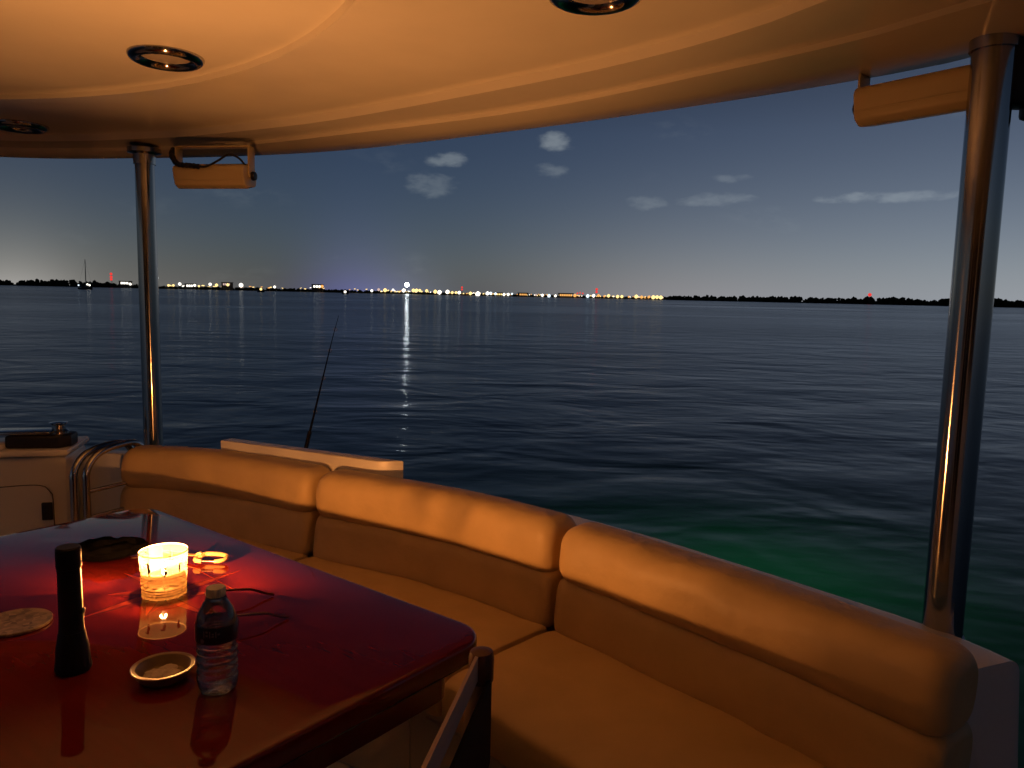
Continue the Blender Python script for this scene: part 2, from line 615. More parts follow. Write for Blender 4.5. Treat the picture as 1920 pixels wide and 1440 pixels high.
def empty(name, loc=(0, 0, 0), rz=0.0):
    o = bpy.data.objects.new(name, None)
    o.empty_display_size = 0.1
    sc.collection.objects.link(o)
    o.location = loc
    o.rotation_euler = (0, 0, rz)
    return o


def tag(o, label, cat, group=None):
    o['label'] = label
    o['category'] = cat
    if group:
        o['group'] = group
    return o


def struct(o):
    o['kind'] = 'structure'
    return o


def bm_box(bm, lo, hi, bev=0.0, rot=None, at=(0, 0, 0)):
    b2 = bmesh.new()
    bmesh.ops.create_cube(b2, size=1.0)
    for v in b2.verts:
        v.co = Vector([lo[i] + (v.co[i] + 0.5) * (hi[i] - lo[i]) for i in range(3)])
    if bev > 0:
        bmesh.ops.bevel(b2, geom=b2.edges[:], offset=bev, segments=2, profile=0.5, affect='EDGES')
    if rot is not None:
        bmesh.ops.transform(b2, matrix=rot, verts=b2.verts)
    bmesh.ops.translate(b2, vec=at, verts=b2.verts)
    me = bpy.data.meshes.new('t')
    b2.to_mesh(me)
    b2.free()
    bm.from_mesh(me)
    bpy.data.meshes.remove(me)


def box(lo, hi, bev=0.0):
    bm = bmesh.new()
    bm_box(bm, lo, hi, bev)
    return bm


def bm_lathe(bm, prof, seg=32, cap0=True, cap1=True, func=None):
    rings = []
    for (r, z) in prof:
        ring = []
        for k in range(seg):
            a = 2 * math.pi * k / seg
            rr = r if func is None else func(r, z, a)
            ring.append(bm.verts.new((rr * math.cos(a), rr * math.sin(a), z)))
        rings.append(ring)
    for i in range(len(rings) - 1):
        for k in range(seg):
            bm.faces.new((rings[i][k], rings[i][(k + 1) % seg], rings[i + 1][(k + 1) % seg], rings[i + 1][k]))
    if cap0:
        bm.faces.new(rings[0][::-1])
    if cap1:
        bm.faces.new(rings[-1])


def lathe(prof, seg=32, cap0=True, cap1=True, func=None):
    bm = bmesh.new()
    bm_lathe(bm, prof, seg, cap0, cap1, func)
    return bm


def catmull(pts, n):
    """n points evenly spaced by arc length on a Catmull-Rom curve"""
    P = [Vector(p) for p in pts]
    P = [P[0] * 2 - P[1]] + P + [P[-1] * 2 - P[-2]]
    dense = []
    for i in range(1, len(P) - 2):
        a, b, c, d = P[i - 1], P[i], P[i + 1], P[i + 2]
        for k in range(24):
            t = k / 24
            dense.append(0.5 * ((2 * b) + (c - a) * t + (2 * a - 5 * b + 4 * c - d) * t * t
                                + (3 * b - a - 3 * c + d) * t ** 3))
    dense.append(P[-2].copy())
    cum = [0.0]
    for i in range(1, len(dense)):
        cum.append(cum[-1] + (dense[i] - dense[i - 1]).length)
    out, j = [], 0
    for k in range(n):
        s = cum[-1] * k / (n - 1)
        while j < len(cum) - 2 and cum[j + 1] < s:
            j += 1
        f = (s - cum[j]) / max(1e-9, cum[j + 1] - cum[j])
        out.append(dense[j].lerp(dense[j + 1], min(1, max(0, f))))
    return out


def bm_tube(bm, pts, r, seg=10, cap=True):
    P = [Vector(p) for p in pts]
    n = len(P)
    rad = r if isinstance(r, (list, tuple)) else [r] * n
    rings = []
    t0 = (P[1] - P[0]).normalized()
    up = Vector((0, 0, 1)) if abs(t0.z) < 0.9 else Vector((1, 0, 0))
    x = t0.cross(up).normalized()
    for i in range(n):
        t = (P[min(i + 1, n - 1)] - P[max(i - 1, 0)]).normalized()
        x = (x - t * x.dot(t)).normalized()
        y = t.cross(x)
        rings.append([bm.verts.new(P[i] + (x * math.cos(2 * math.pi * k / seg) + y * math.sin(2 * math.pi * k / seg)) * rad[i])
                      for k in range(seg)])
    for i in range(n - 1):
        for k in range(seg):
            bm.faces.new((rings[i][k], rings[i][(k + 1) % seg], rings[i + 1][(k + 1) % seg], rings[i + 1][k]))
    if cap:
        bm.faces.new(rings[0][::-1])
        bm.faces.new(rings[-1])


def tube(pts, r, seg=10):
    bm = bmesh.new()
    bm_tube(bm, pts, r, seg)
    return bm


def prism(poly, z0, z1, bev=0.0):
    bm = bmesh.new()
    lo = [bm.verts.new((x, y, z0)) for x, y in poly]
    hi = [bm.verts.new((x, y, z1)) for x, y in poly]
    n = len(poly)
    bm.faces.new(lo[::-1])
    bm.faces.new(hi)
    for i in range(n):
        bm.faces.new((lo[i], lo[(i + 1) % n], hi[(i + 1) % n], hi[i]))
    if bev:
        bmesh.ops.recalc_face_normals(bm, faces=bm.faces)
        es = [e for e in bm.edges if abs(e.verts[0].co.z - e.verts[1].co.z) < 1e-6]
        bmesh.ops.bevel(bm, geom=es, offset=bev, segments=3, profile=0.5, affect='EDGES')
    return bm


def frames(path):
    """tangent and inboard normal along a plan path that runs left to right"""
    out = []
    for i in range(len(path)):
        t = (path[min(i + 1, len(path) - 1)] - path[max(i - 1, 0)]).normalized()
        out.append((t, Vector((t.y, -t.x))))
    return out


def sweep(path, prof, ends=0.0, endr=0.0, wob=0.0, seed=0.0):
    """closed profile (n inboard, z) swept along the path; pillow-rounded ends of length `ends`"""
    bm = bmesh.new()
    fr = frames(path)
    cum = [0.0]
    for i in range(1, len(path)):
        cum.append(cum[-1] + (path[i] - path[i - 1]).length)
    cn = sum(p[0] for p in prof) / len(prof)
    cz = sum(p[1] for p in prof) / len(prof)
    rings = []
    for i, p in enumerate(path):
        d = min(cum[i], cum[-1] - cum[i])
        k = 1.0
        if ends > 0 and d < ends:
            u = 1 - d / ends
            k = 1 - endr * (1 - math.sqrt(max(0, 1 - u * u)))
        ring = []
        for (n, z) in prof:
            q = p + fr[i][1] * (cn + (n - cn) * k)
            co = Vector((q.x, q.y, cz + (z - cz) * k))
            if wob:
                w = noise.noise(co * 6.0 + Vector((seed, 0, 0))) + 0.5 * noise.noise(co * 15.0 + Vector((0, seed, 0)))
                co += Vector((fr[i][1].x, fr[i][1].y, 0.6)) * (w * wob)
            ring.append(bm.verts.new(co))
        rings.append(ring)
    m = len(prof)
    for i in range(len(rings) - 1):
        for k in range(m):
            bm.faces.new((rings[i][k], rings[i][(k + 1) % m], rings[i + 1][(k + 1) % m], rings[i + 1][k]))
    bm.faces.new(rings[0][::-1])
    bm.faces.new(rings[-1])
    return bm


def round_rect(n0, n1, z0, z1, r, seg=6):
    out = []
    for (cx, cz, a0) in ((n1 - r, z1 - r, 0), (n0 + r, z1 - r, 90), (n0 + r, z0 + r, 180), (n1 - r, z0 + r, 270)):
        for k in range(seg + 1):
            a = R(a0 + 90 * k / seg)
            out.append((cx + r * math.cos(a), cz + r * math.sin(a)))
    return out


V2 = lambda x, y: Vector((x, y))

# ------------------------------------------------------------------ setting: water, far shore
WZ = -1.8
bm = bmesh.new()
S = 45000.0
vs = [bm.verts.new((x, y, 0)) for x, y in ((-S, -S), (S, -S), (S, S), (-S, S))]
bm.faces.new(vs)
struct(link('water', bm, 'water', loc=(0, 0, WZ)))

SHORE = 1600.0
bm = bmesh.new()
prev = None
for k in range(81):
    x = -2600 + 5200 * k / 80
    y0 = SHORE + 18 + 14 * noise.noise(Vector((x * 0.006, 3.1, 0)))
    row = [bm.verts.new((x, y0, WZ - 0.5)), bm.verts.new((x, y0 + 6, WZ + 1.0)), bm.verts.new((x, y0 + 70, WZ + 2.2)),
           bm.verts.new((x, y0 + 2600, WZ + 2.2))]
    if prev:
        for i in range(3):
            bm.faces.new((prev[i], row[i], row[i + 1], prev[i + 1]))
    prev = row
struct(link('far_shore', bm, 'land'))


def tree_height(x):
    tab = [(-2700, 15), (-1171, 14), (-1061, 11), (-1040, 14.5), (-995, 15.5), (-901, 14.5), (-863, 10.5), (-797, 6.5), (-731, 5.5),
           (-599, 7), (-401, 6.5), (-224, 6), (-70, 4.6), (150, 4.8), (310, 5.5), (345, 10.0), (480, 12.5), (590, 15),
           (700, 13.0), (788, 18.0), (876, 17.5), (1052, 18.5), (2700, 17)]
    for (a, ha), (b, hb) in zip(tab, tab[1:]):
        if a <= x <= b:
            return ha + (hb - ha) * (x - a) / (b - a)
    return 10


tv, tf = [], []
ico = bmesh.new()
bmesh.ops.create_icosphere(ico, subdivisions=1, radius=1.0)
ico_v = [v.co.copy() for v in ico.verts]
ico_f = [[v.index for v in f.verts] for f in ico.faces]
ico.free()
x = -2300.0
while x < 2300:
    h = tree_height(x) * random.uniform(0.60, 0.98)
    r = max(1.6, h * random.uniform(0.35, 0.6))
    y = SHORE + random.uniform(38, 80)
    for q in range(4):
        rr = r * random.uniform(0.4, 0.85)
        cz = min(WZ + 1.5 + h * (0.35 + 0.5 * q / 4) * random.uniform(0.8, 1.0), WZ + 1.2 + h - rr * 0.7)
        cx = x + random.uniform(-r, r) * 0.7
        b0 = len(tv)
        for v in ico_v:
            tv.append((cx + (v.x + random.uniform(-.28, .28)) * rr, y + (v.y + random.uniform(-.28, .28)) * rr, cz + (v.z + random.uniform(-.28, .28)) * rr))
        tf += [[k + b0 for k in f] for f in ico_f]
    b0 = len(tv)
    hh = WZ + 1.2 + h * 0.5
    tv += [(x - r, y + 2, WZ), (x + r, y + 2, WZ), (x + r, y + 2, hh), (x - r, y + 2, hh), (x - r, y + 6, WZ), (x + r, y + 6, WZ), (x + r, y + 6, hh), (x - r, y + 6, hh)]
    tf += [[b0 + k for k in f] for f in ((0, 1, 2, 3), (5, 4, 7, 6), (3, 2, 6, 7), (4, 0, 3, 7), (1, 5, 6, 2))]
    x += r * random.uniform(0.55, 0.9)
tme = bpy.data.meshes.new('tree_line')
tme.from_pydata(tv, [], tf)
tme.materials.append(M['tree'])
o = link('tree_line', tme, None)
o['kind'] = 'stuff'
o['label'] = 'low black tree line along the far shore'

# ------------------------------------------------------------------ setting: boat deck, coaming, hardtop
bm = bmesh.new()
deck_poly = [(-3.6, -2.5), (1.15, -2.5), (1.2, 0.6), (1.05, 1.5), (0.5, 2.3), (-0.3, 2.95), (-1.2, 3.3), (-2.3, 3.4), (-3.6, 3.0)]
bmd = prism(deck_poly, -0.08, 0.0)
deck = struct(link('deck', bmd, 'gelcoat_plain', smooth=False))
# teak planks laid on the cockpit sole, inside the settee base
pl_me = None
for k in range(22):
    bmx = box((-1.6, -0.028, 0.0), (1.6, 0.028, 0.008), 0.0015)
    c = V2(-1.05, 0.55)
    v = Vector((-0.61, -0.79))
    p = c + v * (-0.95 + 0.06 * k)
    if pl_me is None:
        po = link('plank', bmx, 'teak', deck, (p.x, p.y, 0.001), (0, 0, math.atan2(0.61, -0.79)))
        pl_me = po.data
    else:
        bmx.free()
        link('plank', pl_me, 'teak', deck, (p.x, p.y, 0.001), (0, 0, math.atan2(0.61, -0.79)))
# hull sides under the deck
bmh = prism([(x * 1.01, y * 1.01) for x, y in deck_poly], WZ - 0.4, -0.081)
struct(link('hull_side', bmh, 'gelcoat_plain', smooth=False))

# cabin bulkhead behind the viewer, closing the cockpit under the hardtop
bulk = struct(link('cabin_bulkhead', box((-3.6, -1.16, 0.0), (1.2, -1.06, 1.975), 0.01), 'gelcoat_plain'))
for x0, x1, z0 in ((-3.2, -2.0, 0.95), (-1.8, -0.95, 0.06), (-0.9, -0.05, 0.06), (0.15, 1.0, 0.95)):
    link('window_pane', box((x0, -1.058, z0), (x1, -1.045, 1.78), 0.004), 'dark_glass', bulk)

# crest line of the settee backrest in plan, left to right
CREST = [(-1.52, 3.02), (-1.28, 2.985), (-1.04, 2.905), (-0.657, 2.69), (-0.18, 2.425), (0.18, 2.125), (0.40, 1.886), (0.585, 1.675), (0.845, 1.335)]
coam_src = [(-2.5, 3.22), (-2.0, 3.22), (-1.55, 3.19), (-1.28, 3.155), (-0.98, 3.055), (-0.57, 2.84), (-0.08, 2.565), (0.30, 2.245),
            (0.53, 1.995), (0.72, 1.775), (0.89, 1.56), (0.965, 1.40)]
coam = [Vector((p.x, p.y)) for p in catmull([Vector((a, b, 0)) for a, b in coam_src], 90)]
prof = round_rect(-0.10, 0.10, -0.05, 0.665, 0.035, 5)
struct(link('coaming', sweep(coam, prof, 0.05, 0.5), 'gelcoat_plain'))

# hardtop: outer lip, two steps, flat soffit, raised centre panel
NH = 120


def hcurve(pts):
    return [Vector((p.x, p.y)) for p in catmull([Vector((a, b, 0)) for a, b in pts], NH)]


tailL = lambda q: [(-4.3 + q, -2.6), (-4.3 + q, 0.6), (-3.9 + q, 2.3), (-3.1 + q * 0.6, 3.05 - q * 0.45)]
tailR = lambda q: [(1.17 - q, 1.25 - q * 0.4), (1.27 - q, 0.4), (1.3 - q, -2.6)]
edge = hcurve(tailL(0) + [(-2.164, 3.325), (-1.506, 3.265), (-0.994, 3.135), (-0.534, 2.925), (0.05, 2.535), (0.486, 2.205),
                          (0.80, 1.93), (0.984, 1.71)] + tailR(0))
line3 = hcurve(tailL(0.06) + [(-2.161, 3.285), (-1.512, 3.215), (-1.035, 3.045), (-0.625, 2.812), (-0.11, 2.495), (0.193, 2.253),
                              (0.414, 2.030), (0.631, 1.800), (0.772, 1.62)] + tailR(0.18))
line2 = hcurve(tailL(0.14) + [(-2.121, 3.225), (-1.46, 3.115), (-1.027, 2.934), (-0.600, 2.690), (-0.112, 2.318),
                              (0.176, 2.081), (0.382, 1.875), (0.489, 1.740), (0.575, 1.60)] + tailR(0.36))
rows = [([p + f[1] * -0.05 for p, f in zip(edge, frames(edge))], 2.12),
        ([p + f[1] * -0.035 for p, f in zip(edge, frames(edge))], 1.93),
        ([p + f[1] * -0.015 for p, f in zip(edge, frames(edge))], 1.905),
        (edge, 1.900),
        ([p.lerp(q, 0.5) for p, q in zip(edge, line3)], 1.908),
        (line3, 1.922),
        ([p + f[1] * 0.004 for p, f in zip(line3, frames(line3))], 1.934),
        ([p.lerp(q, 0.5) for p, q in zip(line3, line2)], 1.943),
        (line2, 1.950),
        ([p + f[1] * 0.006 for p, f in zip(line2, frames(line2))], 1.974),
        ([p + f[1] * 0.016 for p, f in zip(line2, frames(line2))], 1.980)]
bm = bmesh.new()
prevr = None
for pts, z in rows:
    ring = [bm.verts.new((p.x, p.y, z)) for p in pts]
    if prevr:
        for k in range(NH - 1):
            bm.faces.new((prevr[k], prevr[k + 1], ring[k + 1], ring[k]))
    prevr = ring
# soffit with a raised round centre panel
CC, CR = V2(-1.893, 0.931), 1.728
NC = 128
circ = []
for (rr, z) in ((CR, 1.980), (CR - 0.006, 1.995), (CR - 0.020, 1.998)):
    circ.append([bm.verts.new((CC.x + rr * math.cos(2 * math.pi * k / NC), CC.y + rr * math.sin(2 * math.pi * k / NC), z)) for k in range(NC)])
for i in range(2):
    for k in range(NC):
        bm.faces.new((circ[i][k], circ[i][(k + 1) % NC], circ[i + 1][(k + 1) % NC], circ[i + 1][k]))
bm.faces.new(circ[2])
outer = prevr
oe = [bm.edges.get((outer[k], outer[k + 1])) for k in range(NH - 1)] + [bm.edges.new((outer[-1], outer[0]))]
ie = [bm.edges.get((circ[0][k], circ[0][(k + 1) % NC])) for k in range(NC)]
bmesh.ops.triangle_fill(bm, use_beauty=True, use_dissolve=False, edges=oe + ie)
top = [bm.verts.new((p.x, p.y, 2.125)) for p in rows[0][0]]
bm.faces.new(top)
struct(link('hardtop', bm, 'gelcoat'))

# ------------------------------------------------------------------ stainless posts


def post(x, y, r, z0, z1, label, clamp):
    o = empty('support_post', (x, y, z0))
    link('tube', lathe([(r, 0), (r, (z1 - z0) * 0.5), (r, z1 - z0)], 40), 'chrome', o)
    link('base_flange', lathe([(r * 2.0, -0.004), (r * 2.0, 0.006), (r * 1.8, 0.012), (r * 1.15, 0.02), (r * 1.1, 0.045)], 40), 'chrome', o)
    link('top_flange', lathe([(r * 1.12, z1 - z0 - 0.05), (r * 1.15, z1 - z0 - 0.012), (r * 1.7, z1 - z0 - 0.006), (r * 1.7, z1 - z0 + 0.012)], 40), 'chrome', o)
    if clamp:
        c = bmesh.new()
        bm_box(c, (0.02, -0.035, z1 - z0 - 0.16), (0.115, 0.035, z1 - z0 + 0.01), 0.012)
        bm_box(c, (0.07, -0.02, z1 - z0 - 0.185), (0.14, 0.02, z1 - z0 - 0.10), 0.01)
        cl = link('clamp', c, 'black', o)
        link('clamp_bolt', lathe([(0.014, 0), (0.014, 0.02), (0.009, 0.026)], 12), 'black_metal', cl, (0.135, 0, z1 - z0 - 0.14), (0, R(90), 0))
    tag(o, label, 'post', 'posts holding up the hardtop')
    return o


post(-1.505, 3.19, 0.0375, 0.66, 1.912, 'slim polished steel post standing behind the left end of the settee', False)
post(0.965, 1.635, 0.0405, 0.60, 1.935, 'thick polished steel post with dark clamp at the right end of the settee', True)

# ------------------------------------------------------------------ settee
settee = empty('settee', (0, 0, 0))
tag(settee, 'long curved tan vinyl settee with rolled backrest running behind the table', 'sofa')
NP = 240
crest = [Vector((p.x, p.y)) for p in catmull([Vector((a, b, 0)) for a, b in CREST], NP)]


def nearest(pt):
    return min(range(NP), key=lambda i: (crest[i] - Vector(pt)).length)


cuts = [0, nearest((-0.657, 2.69)), nearest((0.18, 2.125)), NP - 1]


def superell(n0, n1, z0, z1, p=2.6, seg=28, skew=0.0):
    cn, cz, a, b = (n0 + n1) / 2, (z0 + z1) / 2, (n1 - n0) / 2, (z1 - z0) / 2
    out = []
    for k in range(seg):
        t = 2 * math.pi * k / seg
        c, s = math.cos(t), math.sin(t)
        z = cz + b * math.copysign(abs(s) ** (2 / p), s)
        out.append((cn + a * math.copysign(abs(c) ** (2 / p), c) + skew * (z - cz), z))
    return out


for i in range(3):
    seg_path = crest[cuts[i] + (1 if i else 0): cuts[i + 1] + 1 - (1 if i < 2 else 0)]
    n = len(seg_path)
    seg_path = [Vector((p.x, p.y)) for p in catmull([Vector((p.x, p.y, 0)) for p in seg_path], 70)]
    # denser rings near the ends so the pillow ends stay round
    L = (seg_path[-1] - seg_path[0]).length
    dense = []
    for k in range(70):
        u = k / 69
        u = 0.5 - 0.5 * math.cos(math.pi * u)
        f = u * 69
        a = int(min(68, math.floor(f)))
        dense.append(seg_path[a].lerp(seg_path[a + 1], f - a))
    low = link('backrest_cushion', sweep(dense, superell(-0.06, 0.094, 0.425, 0.602, 4.5, 32, -0.12), 0.045, 0.30, 0.007, i * 3.7), 'leather', settee)
    link('headroll', sweep(dense, superell(-0.072, 0.089, 0.578, 0.742, 3.0, 36, -0.08), 0.05, 0.45, 0.0065, 11 + i * 2.3), 'leather', low)
    # seat cushion
    link('seat_cushion', sweep(dense, superell(0.06, 0.50, 0.325, 0.452, 7.0, 40), 0.03, 0.10, 0.008, 31 + i * 5.1), 'leather', settee)
# moulded base below the seat with locker doors
basep = crest[2:-2:3]
link('settee_base', sweep(basep, round_rect(-0.02, 0.43, 0.0, 0.335, 0.015, 3)), 'cream', settee)
bfr = frames(crest)
for i0 in (20, 62, 104, 146, 188):
    seg = crest[i0:i0 + 38:2]
    f = bfr[i0:i0 + 38:2]
    link('locker_door', sweep([p for p in seg], [(0.4305, 0.05), (0.4345, 0.054), (0.4345, 0.272), (0.4305, 0.276)]), 'cream', settee)

# ------------------------------------------------------------------ table
TA = Vector((-0.026, 1.428))          # corner nearest the settee's middle
TU = Vector((-0.79, 0.613)).normalized()
TV = Vector((-TU.y, TU.x))            # towards the viewer's left
TL, TW = 1.34, 1.0
tc_ = TA + TU * (TL / 2) + TV * (TW / 2)
trz = math.atan2(TU.y, TU.x)
table = empty('cockpit_table', (tc_.x, tc_.y, 0), trz)
tag(table, 'glossy dark red mahogany table with inlaid star and rounded corners', 'table')


def rr_poly(hx, hy, r, seg=8):
    return round_rect(-hx, hx, -hy, hy, r, seg)


link('table_top', prism(rr_poly(TL / 2, TW / 2, 0.075), 0.676, 0.72, 0.009), 'mahogany', table)
link('apron', prism(rr_poly(TL / 2 - 0.05, TW / 2 - 0.05, 0.05), 0.60, 0.6755), 'mahogany', table)
link('pedestal', prism(rr_poly(0.42, 0.30, 0.03), 0.0, 0.5995), 'mahogany', table)
# compass star let into the lacquer
rose_c = (0.055, 0.03)
lanw = Vector((-0.733, 1.582))
lw = lanw - tc_
rose_c = (lw.dot(TU), lw.dot(TV))
for k in range(8):
    a = k * math.pi / 4
    ln = 0.185 if k % 2 == 0 else 0.115
    hw = 0.036 if k % 2 == 0 else 0.026
    d = Vector((math.cos(a), math.sin(a)))
    nrm = Vector((-d.y, d.x))
    c = Vector(rose_c)
    off = a
    bs = math.pi / 8
    e1 = c + Vector((math.cos(a + bs), math.sin(a + bs))) * 0.055
    e2 = c + Vector((math.cos(a - bs), math.sin(a - bs))) * 0.055
    tip = c + d * ln
    link('inlay', prism([tuple(c), tuple(e2), tuple(tip)], 0.7195, 0.72035), 'inlay', table, smooth=False)
    link('inlay', prism([tuple(c), tuple(tip), tuple(e1)], 0.7195, 0.7203), 'inlay_dark', table, smooth=False)
for (wa, wb) in (((-0.735, 1.738), (-0.598, 1.613)),):
    qa, qb = [Vector(((Vector(w) - tc_).dot(TU), (Vector(w) - tc_).dot(TV))) for w in (wa, wb)]
    dq = (qb - qa).normalized()
    nq = Vector((-dq.y, dq.x)) * 0.0012
    link('inlay_line', prism([tuple(qa - nq), tuple(qb - nq), tuple(qb + nq), tuple(qa + nq)], 0.7195, 0.72045), 'inlay', table, smooth=False)

# ------------------------------------------------------------------ lantern with candle
TZ = 0.7207
lan = empty('candle_lantern', (-0.733, 1.582, TZ))
tag(lan, 'glowing candle in a frosted cup printed with seahorses and rings', 'lantern')
LH = 0.094
bm = bmesh.new()
bm_lathe(bm, [(0.0445, 0.0), (0.0448, 0.012), (0.0452, 0.035), (0.0462, 0.058), (0.0466, 0.0625), (0.0485, LH)], 72, True, False)
link('printed_sleeve', bm, 'shade', lan)
link('rim', lathe([(0.0478, LH - 0.0006), (0.0492, LH - 0.0004), (0.0494, LH + 0.0008), (0.0476, LH + 0.0008), (0.0478, LH - 0.0006)], 72, False, False), 'wax', lan)
link('candle', lathe([(0.0175, 0.001), (0.018, 0.003), (0.0175, 0.006), (0.016, 0.0065), (0.006, 0.006), (0.002, 0.006)], 40), 'tealight', lan)
link('wick', tube([(0, 0, 0.006), (0.0003, 0, 0.030), (0.0012, 0, 0.042)], 0.0009, 6), 'wick', lan)
link('flame', lathe([(0.0008, 0.040), (0.0034, 0.044), (0.0044, 0.049), (0.0034, 0.056), (0.0016, 0.063), (0.0003, 0.069)], 16), 'e_flame', lan)
fl = bpy.data.lights.new('flame_light', 'POINT')
fl.energy = 112.0
fl.color = (1.0, 0.375, 0.10)
fl.shadow_soft_size = 0.006
flo = bpy.data.objects.new('flame_light', fl)
sc.collection.objects.link(flo)
flo.parent = lan
flo.location = (0, 0, 0.0535)


def sleeve_r(z):
    return 0.0445 + (0.0485 - 0.0445) * (z / LH)


def seahorse(a, z, s, flip):
    """small flat seahorse printed on the sleeve"""
    pts = [(-0.9, 1.55), (-0.35, 1.75), (0.15, 1.7), (0.35, 1.3), (0.15, 0.8), (0.3, 0.25), (0.42, -0.25), (0.2, -0.75),
           (-0.02, -1.2), (0.05, -1.6), (0.4, -1.75), (0.55, -1.5), (0.38, -1.35)]
    wd = [0.10, 0.22, 0.38, 0.32, 0.28, 0.46, 0.46, 0.32, 0.22, 0.18, 0.16, 0.12, 0.08]
    bm = bmesh.new()
    c = catmull([Vector((x, y, w)) for (x, y), w in zip(pts, wd)], 30)
    prev = None
    for i, p in enumerate(c):
        t = (c[min(i + 1, 29)] - c[max(i - 1, 0)])
        t = Vector((t.x, t.y)).normalized()
        nn = Vector((-t.y, t.x))
        row = []
        for sg in (-1, 1):
            q = Vector((p.x, p.y)) + nn * p.z * sg
            X, Y = q.x * s * flip, z + q.y * s
            rr = sleeve_r(Y) + 0.00035
            ang = a + X / rr
            row.append(bm.verts.new((rr * math.cos(ang), rr * math.sin(ang), Y)))
        if prev:
            bm.faces.new((prev[0], prev[1], row[1], row[0]))
        prev = row
    return bm


for k in range(9):
    a = -math.pi / 2 - 0.95 + k * 2 * math.pi / 9
    link('seahorse_print', seahorse(a, 0.0640 + 0.004 * math.sin(k * 2.1), 0.0062 + 0.0008 * math.sin(k * 1.7), 1 if k % 3 else -1), 'print', lan)
for k in range(16):
    a = k * 2 * math.pi / 16 + 0.3 * math.sin(k * 5.0)
    z = 0.074 + 0.006 * math.sin(k * 3.3)
    rr = sleeve_r(z) + 0.0005
    link('bubble_print', lathe([(0.0009 + 0.0004 * math.sin(k), 0), (0.0008, 0.0002)], 10), 'print', lan,
         (rr * math.cos(a), rr * math.sin(a), z), (0, R(90), a))

# ------------------------------------------------------------------ water bottle
bot = empty('water_bottle', (-0.468, 1.188, TZ), R(-18))
tag(bot, 'clear plastic water bottle with dark label and pale cap beside the lantern', 'bottle')


def petal(r, z, a):
    if z < 0.022:
        k = 1 - z / 0.022
        return r * (1 - 0.13 * k * (0.5 + 0.5 * math.cos(5 * a)))
    if 0.030 < z < 0.085:
        return r * (1 + 0.012 * math.sin(6 * a + z * 240))
    return r


shellp = [(0.014, 0.006), (0.021, 0.001), (0.0285, 0.004), (0.0312, 0.013), (0.0318, 0.022)]
z = 0.026
while z < 0.086:
    ph = (z - 0.026) / 0.0115 * 2 * math.pi
    shellp.append((0.0309 + 0.0011 * math.cos(ph), z))
    z += 0.0019
shellp += [(0.0320, 0.088), (0.0322, 0.092), (0.0322, 0.116), (0.0318, 0.120), (0.0300, 0.128), (0.0262, 0.138), (0.0205, 0.148), (0.0150, 0.155),
           (0.0127, 0.158), (0.0127, 0.170)]
link('bottle_shell', lathe(shellp, 60, True, False, petal), 'plastic', bot)
wp = [(max(0.002, r - 0.0006), z + 0.0005) for r, z in shellp if z < 0.119]
wp.append((0.0312, 0.1185))
link('water_fill', lathe(wp, 60, True, True, petal), 'drink', bot)
link('neck_ring', lathe([(0.0130, 0.1560), (0.0165, 0.1565), (0.0165, 0.1580), (0.0130, 0.1585)], 32, False, False), 'plastic', bot)


def knurl(r, z, a):
    return r * (1 + 0.018 * (1 if math.sin(30 * a) > 0 else -1)) if r > 0.0130 else r


link('cap', lathe([(0.0145, 0.1600), (0.0148, 0.1610), (0.0148, 0.1725), (0.0138, 0.1740), (0.004, 0.1742)], 90, True, True, knurl), 'cap', bot)
lab = link('label', lathe([(0.03245, 0.0905), (0.03255, 0.0908), (0.03255, 0.1172), (0.03245, 0.1175)], 60, False, False), 'label', bot)


def label_patch(a0, a1, z0, z1, seg=6):
    bm = bmesh.new()
    pr = None
    for k in range(seg + 1):
        a = a0 + (a1 - a0) * k / seg
        row = [bm.verts.new((0.0328 * math.cos(a), 0.0328 * math.sin(a), zz)) for zz in (z0, z1)]
        if pr:
            bm.faces.new((pr[0], row[0], row[1], pr[1]))
        pr = row
    return bm


A0 = R(-90 + 18) + math.atan2(-(-0.468), 1.188) * -1
for k in range(7):
    link('print_line', label_patch(A0 - 0.78, A0 - 0.78 + 0.32 + 0.1 * math.sin(k * 2.3), 0.0945 + k * 0.0030, 0.0952 + k * 0.0030), 'label_print', lab)
bm = bmesh.new()
ring = [bm.verts.new((0.0329 * math.cos(A0 + 0.02 + 0.0036 * math.cos(t) / 0.0329), 0.0329 * math.sin(A0 + 0.02 + 0.0036 * math.cos(t) / 0.0329),
                      0.0965 + 0.0036 * math.sin(t))) for t in [2 * math.pi * k / 24 for k in range(24)]]
bm.faces.new(ring)
link('print_dot', bm, 'label_print', lab)
for k, (da, dz, w, h) in enumerate(((0.10, 0, .05, .011), (0.22, 0.002, .11, .003), (0.22, 0.008, .11, .003), (0.40, 0, .05, .011), (0.50, 0.001, .12, .0025),
                                    (0.52, 0.005, .10, .0025), (0.68, 0, .05, .010), (0.78, 0.004, .12, .003))):
    link('print_stroke', label_patch(A0 + da, A0 + da + w, 0.1025 + dz, 0.1025 + dz + h, 3), 'label_print', lab)

# ------------------------------------------------------------------ flashlight standing on its head
fla = empty('flashlight', (-0.735, 1.243, TZ))
tag(fla, 'black flashlight standing head down between the coaster and the lantern', 'flashlight')


def ribs(r, z, a):
    return r * (1 + 0.03 * math.cos(14 * a)) if z < 0.03 else r


